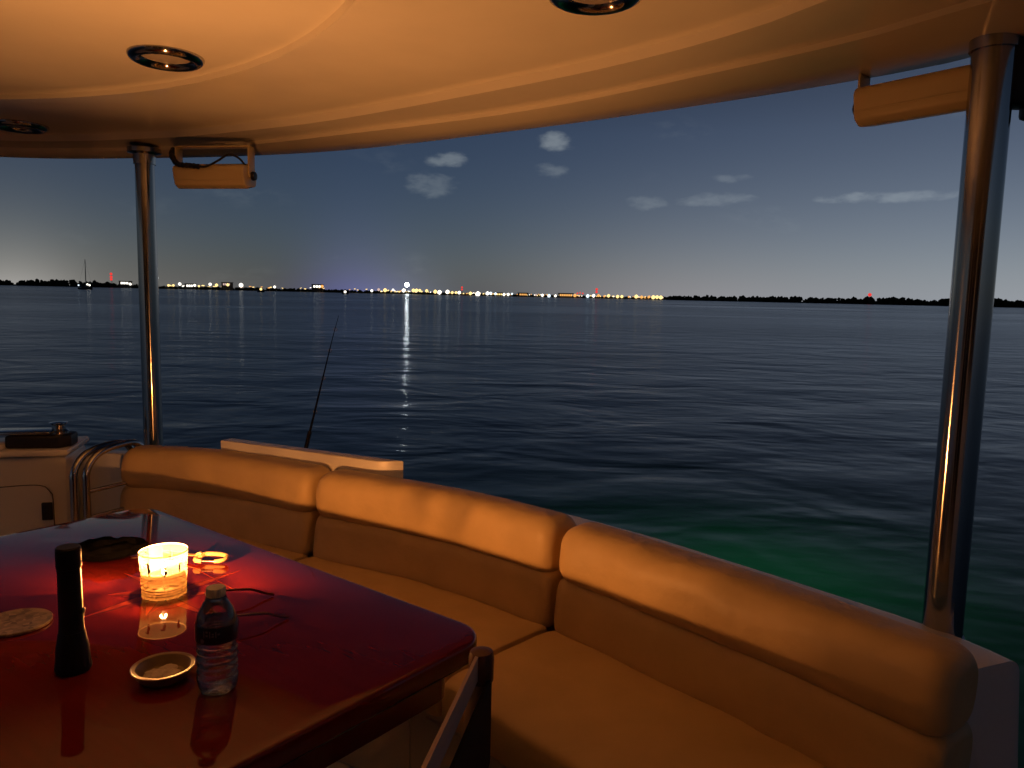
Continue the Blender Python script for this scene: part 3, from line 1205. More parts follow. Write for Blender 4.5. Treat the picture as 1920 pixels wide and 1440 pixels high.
link('head', lathe([(0.0255, 0.0), (0.0270, 0.002), (0.0270, 0.014), (0.0262, 0.020), (0.0262, 0.030), (0.0248, 0.045), (0.0215, 0.062), (0.0205, 0.070)], 56, True, True, ribs), 'black_metal', fla)
link('bezel_ring', lathe([(0.0279, 0.003), (0.0285, 0.005), (0.0285, 0.009), (0.0279, 0.011)], 48, False, False), 'black_metal', fla)
link('barrel', lathe([(0.0200, 0.0705), (0.0192, 0.075), (0.0185, 0.12), (0.0180, 0.178), (0.0186, 0.180)], 48), 'black_metal', fla)
kp = [(0.0186, 0.1805)]
for k in range(9):
    z = 0.182 + k * 0.0034
    kp += [(0.0196, z), (0.0196, z + 0.0017), (0.0183, z + 0.0021), (0.0183, z + 0.0032)]
kp += [(0.0192, 0.2135), (0.0170, 0.2165)]
link('tail_cap', lathe(kp, 48), 'black_metal', fla)
link('switch', lathe([(0.006, 0.0), (0.006, 0.002), (0.004, 0.003)], 16), 'black', fla, (0.0195, 0, 0.105), (0, R(90), 0))

# ------------------------------------------------------------------ coaster, ashtray, clip strap, glasses, pouch
coa = link('coaster', lathe([(0.060, 0.0), (0.0625, 0.001), (0.0630, 0.005), (0.0615, 0.0065), (0.058, 0.0062), (0.002, 0.0058)], 56), 'coaster', None, (-0.945, 1.415, TZ))
tag(coa, 'round flecked shell coaster lying flat at the left edge', 'coaster')

ash = empty('ashtray', (-0.572, 1.222, TZ))
ash.scale = (1.08, 1.08, 0.68)
tag(ash, 'round glazed ashtray holding crumpled paper in front of the lantern', 'ashtray')
link('bowl', lathe([(0.030, 0.0), (0.032, 0.001), (0.0375, 0.010), (0.0425, 0.024), (0.0465, 0.030), (0.0470, 0.0318), (0.0455, 0.0330),
                    (0.0440, 0.0322)], 56, True, False), 'dish', ash)
link('inside_wall', lathe([(0.0438, 0.0323), (0.0400, 0.0315), (0.0375, 0.026), (0.0350, 0.012), (0.0320, 0.0075), (0.002, 0.0068)], 56, False, True), 'dish_in', ash)
for k, (px, py, pr) in enumerate(((-0.008, -0.008, 0.018), (0.012, -0.004, 0.016), (0.002, 0.012, 0.014))):
    bm = bmesh.new()
    bmesh.ops.create_icosphere(bm, subdivisions=3, radius=pr)
    for v in bm.verts:
        n1 = noise.noise(v.co * 120 + Vector((k * 9, 0, 0)))
        v.co *= 1 + 0.35 * n1
        v.co.z *= 0.42
    link('paper_scrap', bm, 'paper', ash, (px, py, 0.0145), smooth=False)

cl = empty('clip_strap', (-0.706, 1.775, TZ))
tag(cl, 'pale strap with an oblong snap clip lying behind the lantern', 'strap')
op = [Vector(p) for p in ((-0.030, 0.004, 0.012), (-0.022, 0.020, 0.013), (0.010, 0.020, 0.013), (0.030, 0.012, 0.012), (0.034, -0.004, 0.011),
                          (0.026, -0.016, 0.010), (0.012, -0.019, 0.009))]
bm = bmesh.new()
bm_tube(bm, catmull(op, 40), [0.0058 - 0.0012 * (k / 39) for k in range(40)], 10)
link('clip_body', bm, 'clip', cl)
bm = bmesh.new()
bm_tube(bm, catmull([Vector(p) for p in ((-0.030, 0.004, 0.012), (-0.036, -0.008, 0.011), (-0.030, -0.019, 0.010), (-0.018, -0.020, 0.009))], 16), 0.0056, 10)
link('clip_hook', bm, 'clip', cl)
link('gate_pin', tube([(-0.019, -0.020, 0.009), (0.014, -0.020, 0.009)], 0.0028, 10), 'satin', cl)
link('swivel', lathe([(0.0045, -0.006), (0.0085, -0.004), (0.0085, 0.004), (0.0045, 0.006)], 20), 'clip', cl, (-0.034, 0.010, 0.013), (R(90), 0, 0))
sp_ = catmull([Vector(p) for p in ((-0.036, 0.012, 0.012), (-0.070, 0.022, 0.009), (-0.110, 0.040, 0.006), (-0.150, 0.060, 0.004), (-0.185, 0.055, 0.003), (-0.215, 0.032, 0.002))], 40)
bm = bmesh.new()
prev = None
for i, p in enumerate(sp_):
    t = (sp_[min(i + 1, 39)] - sp_[max(i - 1, 0)]).normalized()
    nn = Vector((-t.y, t.x, 0)) * 0.0065
    row = [bm.verts.new(p + nn), bm.verts.new(p - nn), bm.verts.new(p - nn + Vector((0, 0, 0.0016))), bm.verts.new(p + nn + Vector((0, 0, 0.0016)))]
    if prev:
        for k in range(4):
            bm.faces.new((prev[k], prev[(k + 1) % 4], row[(k + 1) % 4], row[k]))
    prev = row
link('webbing', bm, 'strap', cl)

# spectacles: lenses near the lantern, temples stretched away to the right
gl = empty('eyeglasses', (-0.588, 1.455, TZ), R(30))
tag(gl, 'folded-open dark red eyeglasses lying behind the water bottle', 'glasses')
for s in (-1, 1):
    cy = 0.033 * s
    pts = []
    for k in range(29):
        t = 2 * math.pi * k / 28
        c, q = math.cos(t), math.sin(t)
        pts.append((0.004 * abs(c) ** 2, cy + 0.027 * math.copysign(abs(c) ** 0.8, c), 0.0205 + 0.0175 * math.copysign(abs(q) ** 0.8, q)))
    fm = link('lens_rim', tube(pts, 0.0019, 8), 'tortoise', gl)
    bm = bmesh.new()
    bm.faces.new([bm.verts.new(p) for p in pts[:-1]])
    link('lens', bm, 'lens', fm)
    tp = catmull([Vector(p) for p in ((0.002, 0.062 * s, 0.030), (0.010, 0.069 * s, 0.030), (0.050, 0.070 * s, 0.026), (0.092, 0.069 * s, 0.021),
                                      (0.118, 0.067 * s, 0.010), (0.140, 0.064 * s, 0.003))], 36)
    link('temple', tube(tp, [0.0020 + 0.0012 * (k / 35) for k in range(36)], 8), 'tortoise', gl)
link('bridge', tube(catmull([Vector(p) for p in ((0, -0.0085, 0.025), (0.002, 0, 0.029), (0, 0.0085, 0.025))], 10), 0.0018, 8), 'tortoise', gl)

pou = empty('pouch', (-0.965, 1.79, TZ), R(20))
tag(pou, 'limp black cloth pouch at the far side of the table', 'pouch')
bm = bmesh.new()
bmesh.ops.create_icosphere(bm, subdivisions=4, radius=1.0)
for v in bm.verts:
    c = v.co.copy()
    k = 1 + 0.22 * noise.noise(c * 2.3) + 0.08 * noise.noise(c * 6)
    v.co = Vector((c.x * 0.085 * k, c.y * 0.05 * k, max(0, (c.z * 0.5 + 0.42)) * 0.048 * k))
link('pouch_body', bm, 'black_cloth', pou)
link('draw_cord', tube(catmull([Vector(p) for p in ((0.07, -0.01, 0.020), (0.095, -0.02, 0.006), (0.11, 0.0, 0.003), (0.10, 0.02, 0.003))], 20), 0.002, 6), 'black_cloth', pou)

# ------------------------------------------------------------------ folding chair by the table corner
ch = empty('folding_chair', (0, 0, 0))
tag(ch, 'folding chair with black canvas back and brown capped post by the table corner', 'chair')
CB0 = Vector((-0.040, 1.195, 0))
CDIR = Vector((-0.048, -0.276, 0)).normalized()
CB1 = CB0 + CDIR * 0.46
CF = Vector((-CDIR.y * -1, CDIR.x * -1, 0))   # seat side of the back
CF = Vector((-0.985, 0.17, 0))
for k, b in enumerate((CB0, CB1)):
    p = link('back_post', tube([b + Vector((0, 0, z)) + CF * (0.10 - 0.10 * z / 0.78) for z in (0.40, 0.5, 0.6, 0.7, 0.775)], 0.0135, 14), 'pale_wood', ch)
    link('post_cap', lathe([(0.0180, -0.034), (0.0205, -0.030), (0.0210, 0.008), (0.0185, 0.018), (0.008, 0.022)], 24), 'brown_cap', p, (b.x, b.y, 0.775))
N_ = Vector((CDIR.y, -CDIR.x, 0)).normalized()
if N_.x < 0:
    N_ = -N_


def panel(z0, z1, th, name, m, off=0.0, d0=0.0, d1=0.46):
    bm = bmesh.new()
    rowp = None
    for k in range(13):
        u = k / 12
        base = CB0 + CDIR * (d0 + (d1 - d0) * u) + N_ * off
        row = [bm.verts.new(base + N_ * (th / 2) + Vector((0, 0, z0))), bm.verts.new(base + N_ * (th / 2) + Vector((0, 0, z1))),
               bm.verts.new(base - N_ * (th / 2) + Vector((0, 0, z1))), bm.verts.new(base - N_ * (th / 2) + Vector((0, 0, z0)))]
        if rowp:
            for j in range(4):
                bm.faces.new((rowp[j], rowp[(j + 1) % 4], row[(j + 1) % 4], row[j]))
        else:
            bm.faces.new(row)
        rowp = row
    bm.faces.new(rowp[::-1])
    return link(name, bm, m, ch)


panel(0.60, 0.752, 0.006, 'back_canvas', 'canvas', 0.015)
panel(0.752, 0.792, 0.006, 'back_rail', 'trim', -0.004, 0.0)
link('seat_sling', prism([tuple((CB0 + CF * a + CDIR * b).xy) for a, b in ((0.06, 0.02), (0.46, 0.02), (0.46, 0.44), (0.06, 0.44))], 0.425, 0.432), 'canvas', ch)
for b in (0.0, 0.46):
    o0 = CB0 + CDIR * b
    link('side_rail', tube([o0 + CF * 0.03 + Vector((0, 0, 0.42)), o0 + CF * 0.48 + Vector((0, 0, 0.42))], 0.013, 10), 'pale_wood', ch)
    link('leg', tube([o0 + CF * 0.05 + Vector((0, 0, 0.42)), o0 + CF * 0.46 + Vector((0, 0, 0.012))], 0.012, 10), 'pale_wood', ch)
    link('leg', tube([o0 + CF * 0.46 + Vector((0, 0, 0.42)), o0 + CF * 0.05 + Vector((0, 0, 0.012))], 0.012, 10), 'pale_wood', ch)

# ------------------------------------------------------------------ hanging speakers


def speaker(loc, rz, tilt, label, cable):
    o = empty('box_speaker', loc, rz)
    tag(o, label, 'speaker', 'cream box speakers under the hardtop')
    L = 0.145
    prof = [(-0.050, 0.030), (-0.042, 0.044), (0.030, 0.044), (0.048, 0.020), (0.048, -0.018), (0.036, -0.044), (-0.030, -0.044), (-0.050, -0.026)]
    bm = bmesh.new()
    a = [bm.verts.new((-L, y, z)) for y, z in prof]
    b = [bm.verts.new((L, y, z)) for y, z in prof]
    bm.faces.new(a)
    bm.faces.new(b[::-1])
    for i in range(8):
        bm.faces.new((a[i], b[i], b[(i + 1) % 8], a[(i + 1) % 8]))
    bmesh.ops.recalc_face_normals(bm, faces=bm.faces)
    bmesh.ops.bevel(bm, geom=bm.edges[:], offset=0.007, segments=3, profile=0.5, affect='EDGES')
    body = link('cabinet', bm, 'speaker', o, (0, 0, 0), (tilt, 0, 0))
    link('front_grille', box((-L + 0.012, 0.047, -0.014), (L - 0.012, 0.0495, 0.016), 0.001), 'grille', body)
    link('seam_ridge', box((-L + 0.008, -0.0525, -0.010), (L - 0.008, -0.0485, -0.006), 0.001), 'speaker', body)
    for s in (-1, 1):
        arm = bmesh.new()
        bm_box(arm, (s * (L + 0.004) - 0.0035, -0.022, -0.006), (s * (L + 0.004) + 0.0035, 0.022, 0.105), 0.002)
        ar = link('bracket_arm', arm, 'speaker', o)
        link('knob', lathe([(0.016, 0), (0.017, 0.004), (0.015, 0.013), (0.006, 0.015)], 20), 'black', ar, (s * (L + 0.0076), 0, 0.0), (0, R(90) * s, 0))
    link('bracket_bar', box((-L - 0.007, -0.022, 0.105), (L + 0.007, 0.022, 0.110), 0.0015), 'speaker', o)
    if cable:
        pts = catmull([Vector(p) for p in ((-0.185, 0.02, 0.105), (-0.165, -0.02, 0.075), (-0.120, -0.055, 0.038), (-0.06, -0.066, 0.030), (0.0, -0.066, 0.026), (0.05, -0.062, 0.048),
                                           (0.09, -0.058, 0.070), (0.125, -0.045, 0.058), (0.142, -0.02, 0.028))], 70)
        rad = [0.0105 - 0.001 * math.sin(k) if k < 18 else (0.0095 + 0.0016 * math.sin(k * 2.4) if k < 36 else 0.0040) for k in range(70)]
        link('cable', tube(pts, rad, 8), 'black', o)
    return o


speaker((-1.150, 3.005, 1.795), math.atan2(-0.165, 0.986), R(14), 'cream box speaker with taped black cable hanging beside the slim post', True)
speaker((0.905, 1.77, 1.828), math.atan2(-0.80, 0.60), R(10), 'cream box speaker on a bracket half hidden by the thick right post', False)

# ------------------------------------------------------------------ ceiling lights


def ceiling_light(x, y, z, label, tilt=0.0):
    o = empty('ceiling_light', (x, y, z))
    o.rotation_euler = (tilt, 0, 0)
    tag(o, label, 'ceiling light', 'unlit round lights in the hardtop')
    link('chrome_ring', lathe([(0.098, 0.001), (0.0985, -0.004), (0.094, -0.013), (0.084, -0.018), (0.072, -0.016), (0.064, -0.008), (0.062, -0.002)], 56, False, False), 'chrome', o)
    link('frosted_lens', lathe([(0.0625, -0.003), (0.050, -0.006), (0.025, -0.0075), (0.002, -0.008)], 40, False, True), 'frost', o)
    return o


ceiling_light(-0.965, 2.19, 1.9975, 'round chrome ceiling light with frosted lens above the slim post, middle of three')
ceiling_light(0.150, 1.625, 1.9795, 'round chrome ceiling light cut off by the top edge of the picture')
ceiling_light(-1.915, 3.05, 1.9785, 'dark round ceiling light at the far left near the hardtop lip')

# ------------------------------------------------------------------ left side: console, windlass, rails
con = empty('console_cabinet', (-2.13, 2.885, 0), R(14))
tag(con, 'white moulded cabinet with rounded door and black latch behind the table', 'cabinet')
link('cabinet_body', box((-0.40, -0.02, 0.0), (0.395, 0.26, 0.705), 0.02), 'gelcoat_plain', con)
link('cabinet_top', box((-0.42, -0.035, 0.706), (0.405, 0.27, 0.733), 0.010), 'gelcoat_plain', con)
dp = [(-0.36, 0.06), (0.345, 0.06), (0.345, 0.53), (0.33, 0.575), (0.29, 0.595), (-0.36, 0.575)]
bm = bmesh.new()
fa = [bm.verts.new((x, -0.028, z)) for x, z in dp]
fb = [bm.verts.new((x, -0.021, z)) for x, z in dp]
bm.faces.new(fa)
bm.faces.new(fb[::-1])
for i in range(len(dp)):
    bm.faces.new((fa[i], fa[(i + 1) % len(dp)], fb[(i + 1) % len(dp)], fb[i]))
door = link('cabinet_door', bm, 'gelcoat_plain', con, smooth=False)
gp = [(x, -0.0285, z) for x, z in dp[2:]]
link('door_gasket', tube(catmull([Vector(p) for p in ((0.345, -0.0285, 0.06), (0.345, -0.0285, 0.50), (0.335, -0.0285, 0.565), (0.29, -0.0285, 0.594), (0.1, -0.0285, 0.588), (-0.36, -0.0285, 0.574))], 60), 0.0016, 6), 'wick', door)
link('latch', box((0.305, -0.040, 0.455), (0.343, -0.0282, 0.525), 0.004), 'black', door)

wl = empty('windlass', (-1.87, 3.0, 0.7335), R(10))
tag(wl, 'black deck winch with pale lid on top of the white cabinet', 'winch')
link('housing', prism([(-0.10, -0.05), (0.09, -0.055), (0.125, -0.02), (0.125, 0.05), (0.08, 0.07), (-0.09, 0.06)], 0.0, 0.052, 0.01), 'black', wl)
link('lid', box((-0.16, -0.055, 0.055), (0.06, 0.055, 0.066), 0.004), 'satin', wl)
link('drum', lathe([(0.036, 0.0), (0.036, 0.008), (0.024, 0.018), (0.024, 0.034), (0.034, 0.042), (0.010, 0.046)], 32), 'chrome', wl, (0.075, 0.0, 0.0525))
link('foot', box((-0.17, -0.065, -0.0005), (-0.105, 0.065, 0.020), 0.004), 'gelcoat_plain', wl)

hr = empty('grab_rail', (-1.60, 2.82, 0))
tag(hr, 'pair of bent polished grab rails between cabinet and settee', 'rail')
for k, (ox, oy) in enumerate(((-0.030, -0.01), (0.012, 0.0))):
    link('rail_tube', tube(catmull([Vector(p) for p in ((ox, oy, 0.0), (ox, oy, 0.3), (ox, oy, 0.60), (ox + 0.002, oy + 0.005, 0.68), (ox + 0.02, oy + 0.05, 0.735),
                                                        (ox + 0.055, oy + 0.13, 0.755), (ox + 0.09, oy + 0.22, 0.745), (ox + 0.11, oy + 0.27, 0.66))], 50), 0.0135, 14), 'chrome', hr)
for zc in (0.60, 0.50):
    link('cross_bar', tube([(0.012, 0.0, zc), (0.15, 0.18, zc + 0.015)], 0.008, 10), 'chrome', hr)
bw = link('side_gate', box((-0.16, -0.012, 0.30), (0.14, 0.012, 0.70), 0.01), 'gelcoat_plain', None, (-1.58, 3.055, 0), (0, 0, R(-8)))
tag(bw, 'white moulded side gate panel seen behind the grab rails', 'gate')

# ------------------------------------------------------------------ behind the settee: bait table and rod
bt = empty('edge_board', (0, 0, 0))
tag(bt, 'long pale board standing on edge behind the left part of the settee', 'board')
p0, p1 = Vector((-1.152, 3.01)), Vector((-0.475, 2.688))
dd = (p1 - p0).normalized()
nn = Vector((-dd.y, dd.x))
bm = prism([tuple(p0), tuple(p1), tuple(p1 + dd * 0.075 + nn * 0.055), tuple(p0 + nn * 0.055)], 0.664, 0.772, 0.004)
link('board_face', bm, 'gelcoat_plain', bt)
link('bracket_foot', prism([tuple(p0 + dd * 0.1 + nn * 0.057), tuple(p1 - dd * 0.05 + nn * 0.057), tuple(p1 - dd * 0.05 + nn * 0.10), tuple(p0 + dd * 0.1 + nn * 0.10)], 0.645, 0.715), 'gelcoat_plain', bt)
rod = empty('fishing_rod', (-0.855, 3.15, 0.735))
tag(rod, 'thin dark fishing rod leaning out over the water behind the settee', 'fishing rod')
r0, r1, r2 = Vector((0, 0, -0.03)), Vector((0.018, 0.40, 0.402)), Vector((0.024, 0.52, 0.52))
rp = catmull([r0, r0.lerp(r1, 0.5), r1, r2], 30)
link('blank', tube(rp, [0.0062 - 0.0052 * (k / 29) for k in range(30)], 8), 'black_metal', rod)
link('rod_butt', tube([Vector((0, -0.02, -0.05)), r0.lerp(r1, 0.16)], 0.0095, 10), 'black', rod)
for k in (8, 15, 21, 26):
    ring = [rp[k] + Vector((0.008 * math.cos(t), 0.0, -0.009 + 0.008 * math.sin(t))) for t in [2 * math.pi * j / 12 for j in range(13)]]
    link('line_guide', tube(ring, 0.0009, 5), 'satin', rod)

# ------------------------------------------------------------------ underwater fishing light
uw = empty('underwater_light', (2.95, 8.7, -3.7))
tag(uw, 'submerged green fishing light making the dark water glow beyond the settee', 'underwater light')
link('lamp_tube', lathe([(0.02, -0.2), (0.05, -0.19), (0.05, 0.19), (0.02, 0.2)], 20), 'green_lens', uw)
link('lamp_cord', tube([(0, 0, 0.2), (-0.1, -0.2, 0.5), (-0.6, -1.0, 0.9)], 0.008, 6), 'black', uw)
ul = bpy.data.lights.new('underwater_glow', 'POINT')
ul.energy = 7
ul.color = (0.03, 1.0, 0.28)
ul.shadow_soft_size = 0.25
ulo = bpy.data.objects.new('underwater_glow', ul)
sc.collection.objects.link(ulo)
ulo.parent = uw
ulo.location = (0, 0, 0.3)

# ------------------------------------------------------------------ boats at anchor
sb = empty('sailboat', (-343.5, 620.5, WZ), R(12))
tag(sb, 'dark sailboat with tall bare mast anchored off the left shore', 'sailboat')


def hull_mesh(L, B, F):
    bm = bmesh.new()
    st = []
    for k in range(13):
        u = k / 12
        w = B / 2 * math.sin(math.pi * min(1, 0.18 + 0.82 * (1 - u) ** 0.8)) ** 0.7 if u < 1 else 0.02
        x = -L / 2 + L * u
        sh = F * (1 + 0.25 * u * u)
        st.append([bm.verts.new((x, -w, sh)), bm.verts.new((x - 0.3 * u, -w * 0.75, -0.3)), bm.verts.new((x - 0.3 * u, w * 0.75, -0.3)), bm.verts.new((x, w, sh))])
    for a, b in zip(st, st[1:]):
        for i in range(4):
            bm.faces.new((a[i], b[i], b[(i + 1) % 4], a[(i + 1) % 4]))
    bm.faces.new(st[0])
    bm.faces.new(st[-1][::-1])
    return bm


link('hull', hull_mesh(11, 3.4, 1.7), 'hull', sb)
link('cabin', prism([(-2.5, -1.0), (2.2, -0.8), (2.2, 0.8), (-2.5, 1.0)], 1.6, 2.6, 0.15), 'hull', sb)
link('mast', tube([(0.6, 0, 1.6), (0.6, 0, 24.0)], [0.34, 0.22], 10), 'hull', sb)
link('boom', tube([(0.6, 0, 3.6), (-4.6, 0, 3.5)], 0.28, 8), 'hull', sb)
for e in ((5.4, 0, 1.9), (-5.2, 0, 1.8), (0.3, 1.6, 1.7), (0.3, -1.6, 1.7)):
    link('stay', tube([(0.6, 0, 23.4), e], 0.04, 5), 'hull', sb)
bm = bmesh.new()
bmesh.ops.create_icosphere(bm, subdivisions=2, radius=0.75)
c1 = link('cabin_lamp', bm, 'e_w', sb, (2.0, -1.2, 4.2))
link('cabin_lamp', c1.data, 'e_w', sb, (3.6, -1.2, 3.6))
bm = bmesh.new()
bmesh.ops.create_icosphere(bm, subdivisions=2, radius=0.6)
link('stern_lamp', bm, 'e_b', sb, (-4.6, -0.8, 3.4))


def motorboat(loc, rz, label, m, n):
    o = empty('motorboat', loc, rz)
    tag(o, label, 'motorboat', 'small boats at anchor in the bay')
    link('hull', hull_mesh(8.5, 2.8, 1.3), 'hull', o)
    link('cabin', prism([(-1.8, -0.95), (1.6, -0.7), (1.6, 0.7), (-1.8, 0.95)], 1.2, 2.9, 0.2), 'hull', o)
    bm = bmesh.new()
    bmesh.ops.create_icosphere(bm, subdivisions=2, radius=1.5)
    link('anchor_lamp', bm, m, o, (0.2, -1.0, n))


motorboat((-294, 900, WZ), R(5), 'small boat with a warm light anchored right of the slim post', 'e_y', 3.6)
motorboat((-196, 900, WZ), R(-8), 'small boat with a white light anchored left of the bright floodlight', 'e_w', 2.6)

# ------------------------------------------------------------------ lights and buildings on the far shore
LAMPS = [(-792.7, 6.7, 2.44, 'w'), (-713.5, 5.7, 2.22, 'y'), (-703.5, 5.9, 2.22, 'y'), (-690.2, 9.0, 2.88, 'w'), (-659.5, 6.9, 2.44, 'w'),
         (-650.7, 5.5, 2.0, 'y'), (-627.4, 9.8, 2.77, 'w'), (-614.3, 8.4, 2.88, 'y'), (-591.1, 9.5, 2.66, 'y'), (-563.6, 9.3, 3.99, 'w'),
         (-494.3, 7.3, 2.44, 'w'), (-396.2, 10.5, 2.88, 'o'), (-293.8, 4.0, 2.44, 'w'), (-279.5, 6.5, 2.66, 'p'), (-266.3, 5.7, 3.55, 'y'),
         (-249.8, 6.6, 2.22, 'w'), (-227.7, 6.0, 3.55, 'w'), (-207.9, 6.4, 3.33, 'y'), (-201.3, 6.6, 3.33, 'y'), (-194.7, 6.7, 2.66, 'y'),
         (-180.4, 6.3, 2.88, 'y'), (-162.7, 4.9, 3.55, 'y'), (-153.9, 3.8, 3.99, 'w'), (-137.4, 5.0, 3.77, 'w'), (-127.5, 3.8, 2.66, 'y'),
         (-119.8, 4.0, 2.44, 'y'), (-113.2, 4.0, 3.1, 'w'), (-90.0, 3.0, 3.1, 'y'), (-74.6, 2.2, 4.66, 'w'), (-54.8, 3.8, 3.55, 'w'),
         (-48.2, 3.9, 2.88, 'b'), (-38.2, 3.3, 2.44, 'b'), (-20.6, 2.3, 2.66, 'w'), (-11.8, 2.5, 2.66, 'w'), (-4.1, 3.8, 2.0, 'b'),
         (45.5, 2.7, 2.0, 'p'), (58.7, 2.3, 2.66, 'w'), (72.5, 1.5, 3.1, 'b'), (85.8, 1.8, 2.44, 'w'), (125.9, 3.4, 3.1, 'o'),
         (152.3, 2.9, 3.33, 'b'), (164.4, 3.6, 3.1, 'w'), (174.3, 4.4, 2.66, 'o'), (186.5, 3.1, 2.0, 'o'), (195.3, 4.2, 3.1, 'y'),
         (214.0, 3.1, 3.1, 'y'), (222.8, 3.3, 2.88, 'y'), (237.2, 3.1, 1.88, 'o'), (252.5, 4.0, 3.55, 'y'), (263.6, 3.1, 2.88, 'o'),
         (279.0, 4.0, 2.44, 'o'), (287.8, 3.4, 3.77, 'y'), (295.5, 3.8, 3.33, 'y'), (303.2, 3.3, 3.55, 'y')]
CN = {'w': 'white', 'y': 'yellow', 'o': 'orange', 'b': 'bluish white', 'p': 'faint pink'}
globes = {}
for c in CN:
    bm = bmesh.new()
    bmesh.ops.create_icosphere(bm, subdivisions=1, radius=1.0)
    me = bpy.data.meshes.new('lamp_globe')
    bm.to_mesh(me)
    bm.free()
    me.materials.append(M['e_' + c])
    globes[c] = me
pole_bm = lathe([(0.25, 0.0), (0.18, 1.0)], 8)
pole_me = bpy.data.meshes.new('lamp_pole')
pole_bm.to_mesh(pole_me)
pole_bm.free()
pole_me.materials.append(M['wall'])
ORD = ['nearest', 'second', 'third', 'fourth', 'fifth', 'sixth', 'seventh', 'eighth', 'ninth', 'tenth', 'eleventh', 'twelfth', 'thirteenth', 'fourteenth', 'fifteenth', 'sixteenth', 'seventeenth']
rank = {}
for sgn in (-1, 1):
    for c in CN:
        for k, L_ in enumerate(sorted([L_ for L_ in LAMPS if L_[3] == c and (L_[0] + 221.2) * sgn > 0], key=lambda L_: abs(L_[0] + 221.2))):
            rank[L_] = ORD[k]
for (x, z, r, c) in LAMPS:
    h = z - WZ
    o = empty('shore_lamp', (x, SHORE, WZ))
    g = link('lamp_globe', globes[c], None, o, (0, 0, h))
    g.scale = (r * 1.2, r * 1.2, r * 1.2)
    pl = link('lamp_pole', pole_me, None, o, (0, 0.3, -0.6))
    pl.scale = (1, 1, max(0.5, h + 0.6 - r * 0.5))
    side = 'left' if x < -221.2 else 'right'
    k_ = rank[(x, z, r, c)]
    k_ = '%s light along the far shore, nearest on the %s of the bright floodlight' % (CN[c], side) if k_ == 'nearest' else \
        '%s %s light along the far shore counting %s from the bright floodlight' % (k_, CN[c], side)
    tag(o, k_, 'shore light', 'lamps along the far shore')

# countless tiny specks of the town between the larger lamps
gv, gf, gm = [], [], []
for k in range(170):
    x = random.uniform(-730, 312) if k < 60 else random.uniform(-290, 312)
    r = random.uniform(0.7, 1.35)
    zc = 2.2 + random.uniform(-0.6, 2.2) + (3.0 if x < -300 else 1.2 if x < -120 else 0.0)
    b0 = len(gv)
    gv += [(x + v.x * r, SHORE + 10 + random.uniform(0, 20) + v.y * r, zc + v.z * r) for v in ico_v]
    gf += [[q + b0 for q in f] for f in ico_f]
    gm += [random.choice((0, 1, 1, 2))] * len(ico_f)
gme = bpy.data.meshes.new('town_glitter')
gme.from_pydata(gv, [], gf)
for c in ('w', 'y', 'o'):
    gme.materials.append(M['e_' + c])
gme.polygons.foreach_set('material_index', gm)
o = link('town_glitter', gme, None)
o['kind'] = 'stuff'
o['label'] = 'countless tiny town lights glittering along the far shore'

fo = empty('floodlight_mast', (-221.2, SHORE, WZ))
tag(fo, 'brightest white floodlight on a mast, with its streak on the water', 'floodlight')
link('mast', tube([(0, 0.5, -0.6), (0, 0.5, 19)], 0.4, 8), 'wall', fo)
bm = bmesh.new()
bmesh.ops.create_icosphere(bm, subdivisions=2, radius=4.2)
link('flood_lamp', bm, 'e_main', fo, (0, 0, 19.4))


def red_tower(x, zs, r, label):
    o = empty('beacon_tower', (x, SHORE + 4, WZ))
    tag(o, label, 'tower')
    top_ = max(zs) - WZ
    for sx in (-1, 1):
        link('tower_leg', tube([(sx * 1.6, 0, -0.6), (sx * 0.3, 0, top_)], 0.3, 6), 'wall', o)
    for zc in zs:
        bm = bmesh.new()
        bmesh.ops.create_icosphere(bm, subdivisions=2, radius=r)
        link('red_beacon', bm, 'e_r', o, (0, -1.5, zc - WZ))


red_tower(-832.7, [26.6, 20.5, 15.5], 2.7, 'mast with stacked red beacons right of the sailboat')
red_tower(-107.7, [10.5, 15.0], 2.0, 'small red beacon mast right of the bright floodlight')
red_tower(170.6, [17.0, 11.5], 2.7, 'red beacon mast near the right end of the town lights')
red_tower(735.0, [18.2], 3.6, 'single red beacon above the dark trees at the right')


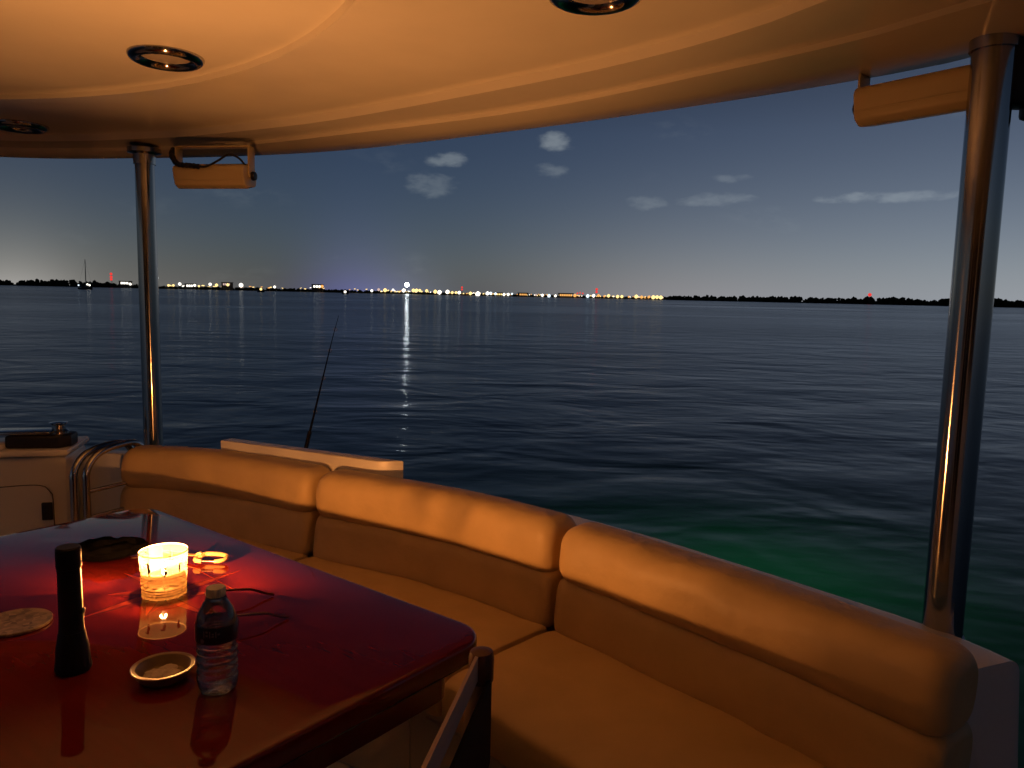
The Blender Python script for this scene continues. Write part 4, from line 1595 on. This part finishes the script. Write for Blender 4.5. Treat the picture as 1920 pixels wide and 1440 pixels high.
def building(x, z, w, hgt, nwin, m, label):
    o = empty('shore_building', (x, SHORE + 14, WZ))
    tag(o, label, 'building', 'lit buildings on the far shore')
    h = z - WZ
    link('wall', box((-w / 2 - 3, 0, -0.6), (w / 2 + 3, 9, h + hgt + 1.2)), 'wall', o, smooth=False)
    link('roof', prism([(-w / 2 - 4, -1), (w / 2 + 4, -1), (w / 2 + 4, 10), (-w / 2 - 4, 10)], h + hgt + 1.21, h + hgt + 2.0), 'wall', o, smooth=False)
    ww = w / nwin
    me = None
    for k in range(nwin):
        xx = -w / 2 + ww * (k + 0.5)
        if me is None:
            q = link('window', box((-ww * 0.36, -0.35, -hgt * 0.8), (ww * 0.36, -0.02, hgt * 0.8)), m, o, (xx, 0, h), smooth=False)
            me = q.data
        else:
            link('window', me, m, o, (xx, 0, h))


building(-811.4, 8.4, 17, 2.6, 3, 'e_w', 'long white lit building on the shore left of the slim post')
building(-676.0, 5.9, 14, 2.6, 3, 'e_w', 'bright lit building on the shore just right of the slim post')
building(-599.0, 10.6, 15, 2.4, 4, 'e_p', 'faint pink lit building among lamps right of the slim post')
building(-410.5, 10.2, 16, 2.8, 3, 'e_w', 'white lit waterfront building midway between slim post and floodlight')
building(-30.5, 2.4, 13, 1.8, 3, 'e_y', 'low yellow lit building right of the bright floodlight')
building(19.0, 3.0, 16, 1.9, 4, 'e_o', 'low orange lit building near the middle of the shore')
building(108.3, 3.6, 26, 2.4, 6, 'e_o', 'long orange lit building left of the red rooftop lights')
for (x, z, r, w_) in ((131.2, 7.9, 2.0, 'leftmost'), (136.7, 9.2, 1.8, 'middle'), (142.3, 8.0, 2.0, 'rightmost')):
    o = empty('roof_beacon', (x, SHORE + 4, WZ))
    tag(o, '%s of three small red lights clustered right of the long orange building' % w_, 'beacon', 'red light cluster on the shore')
    bm = bmesh.new()
    bmesh.ops.create_icosphere(bm, subdivisions=1, radius=r)
    link('red_beacon', bm, 'e_r', o, (0, 0, z - WZ))
    link('beacon_post', tube([(0, 0.6, -0.6), (0, 0.6, z - WZ)], 0.25, 6), 'wall', o)
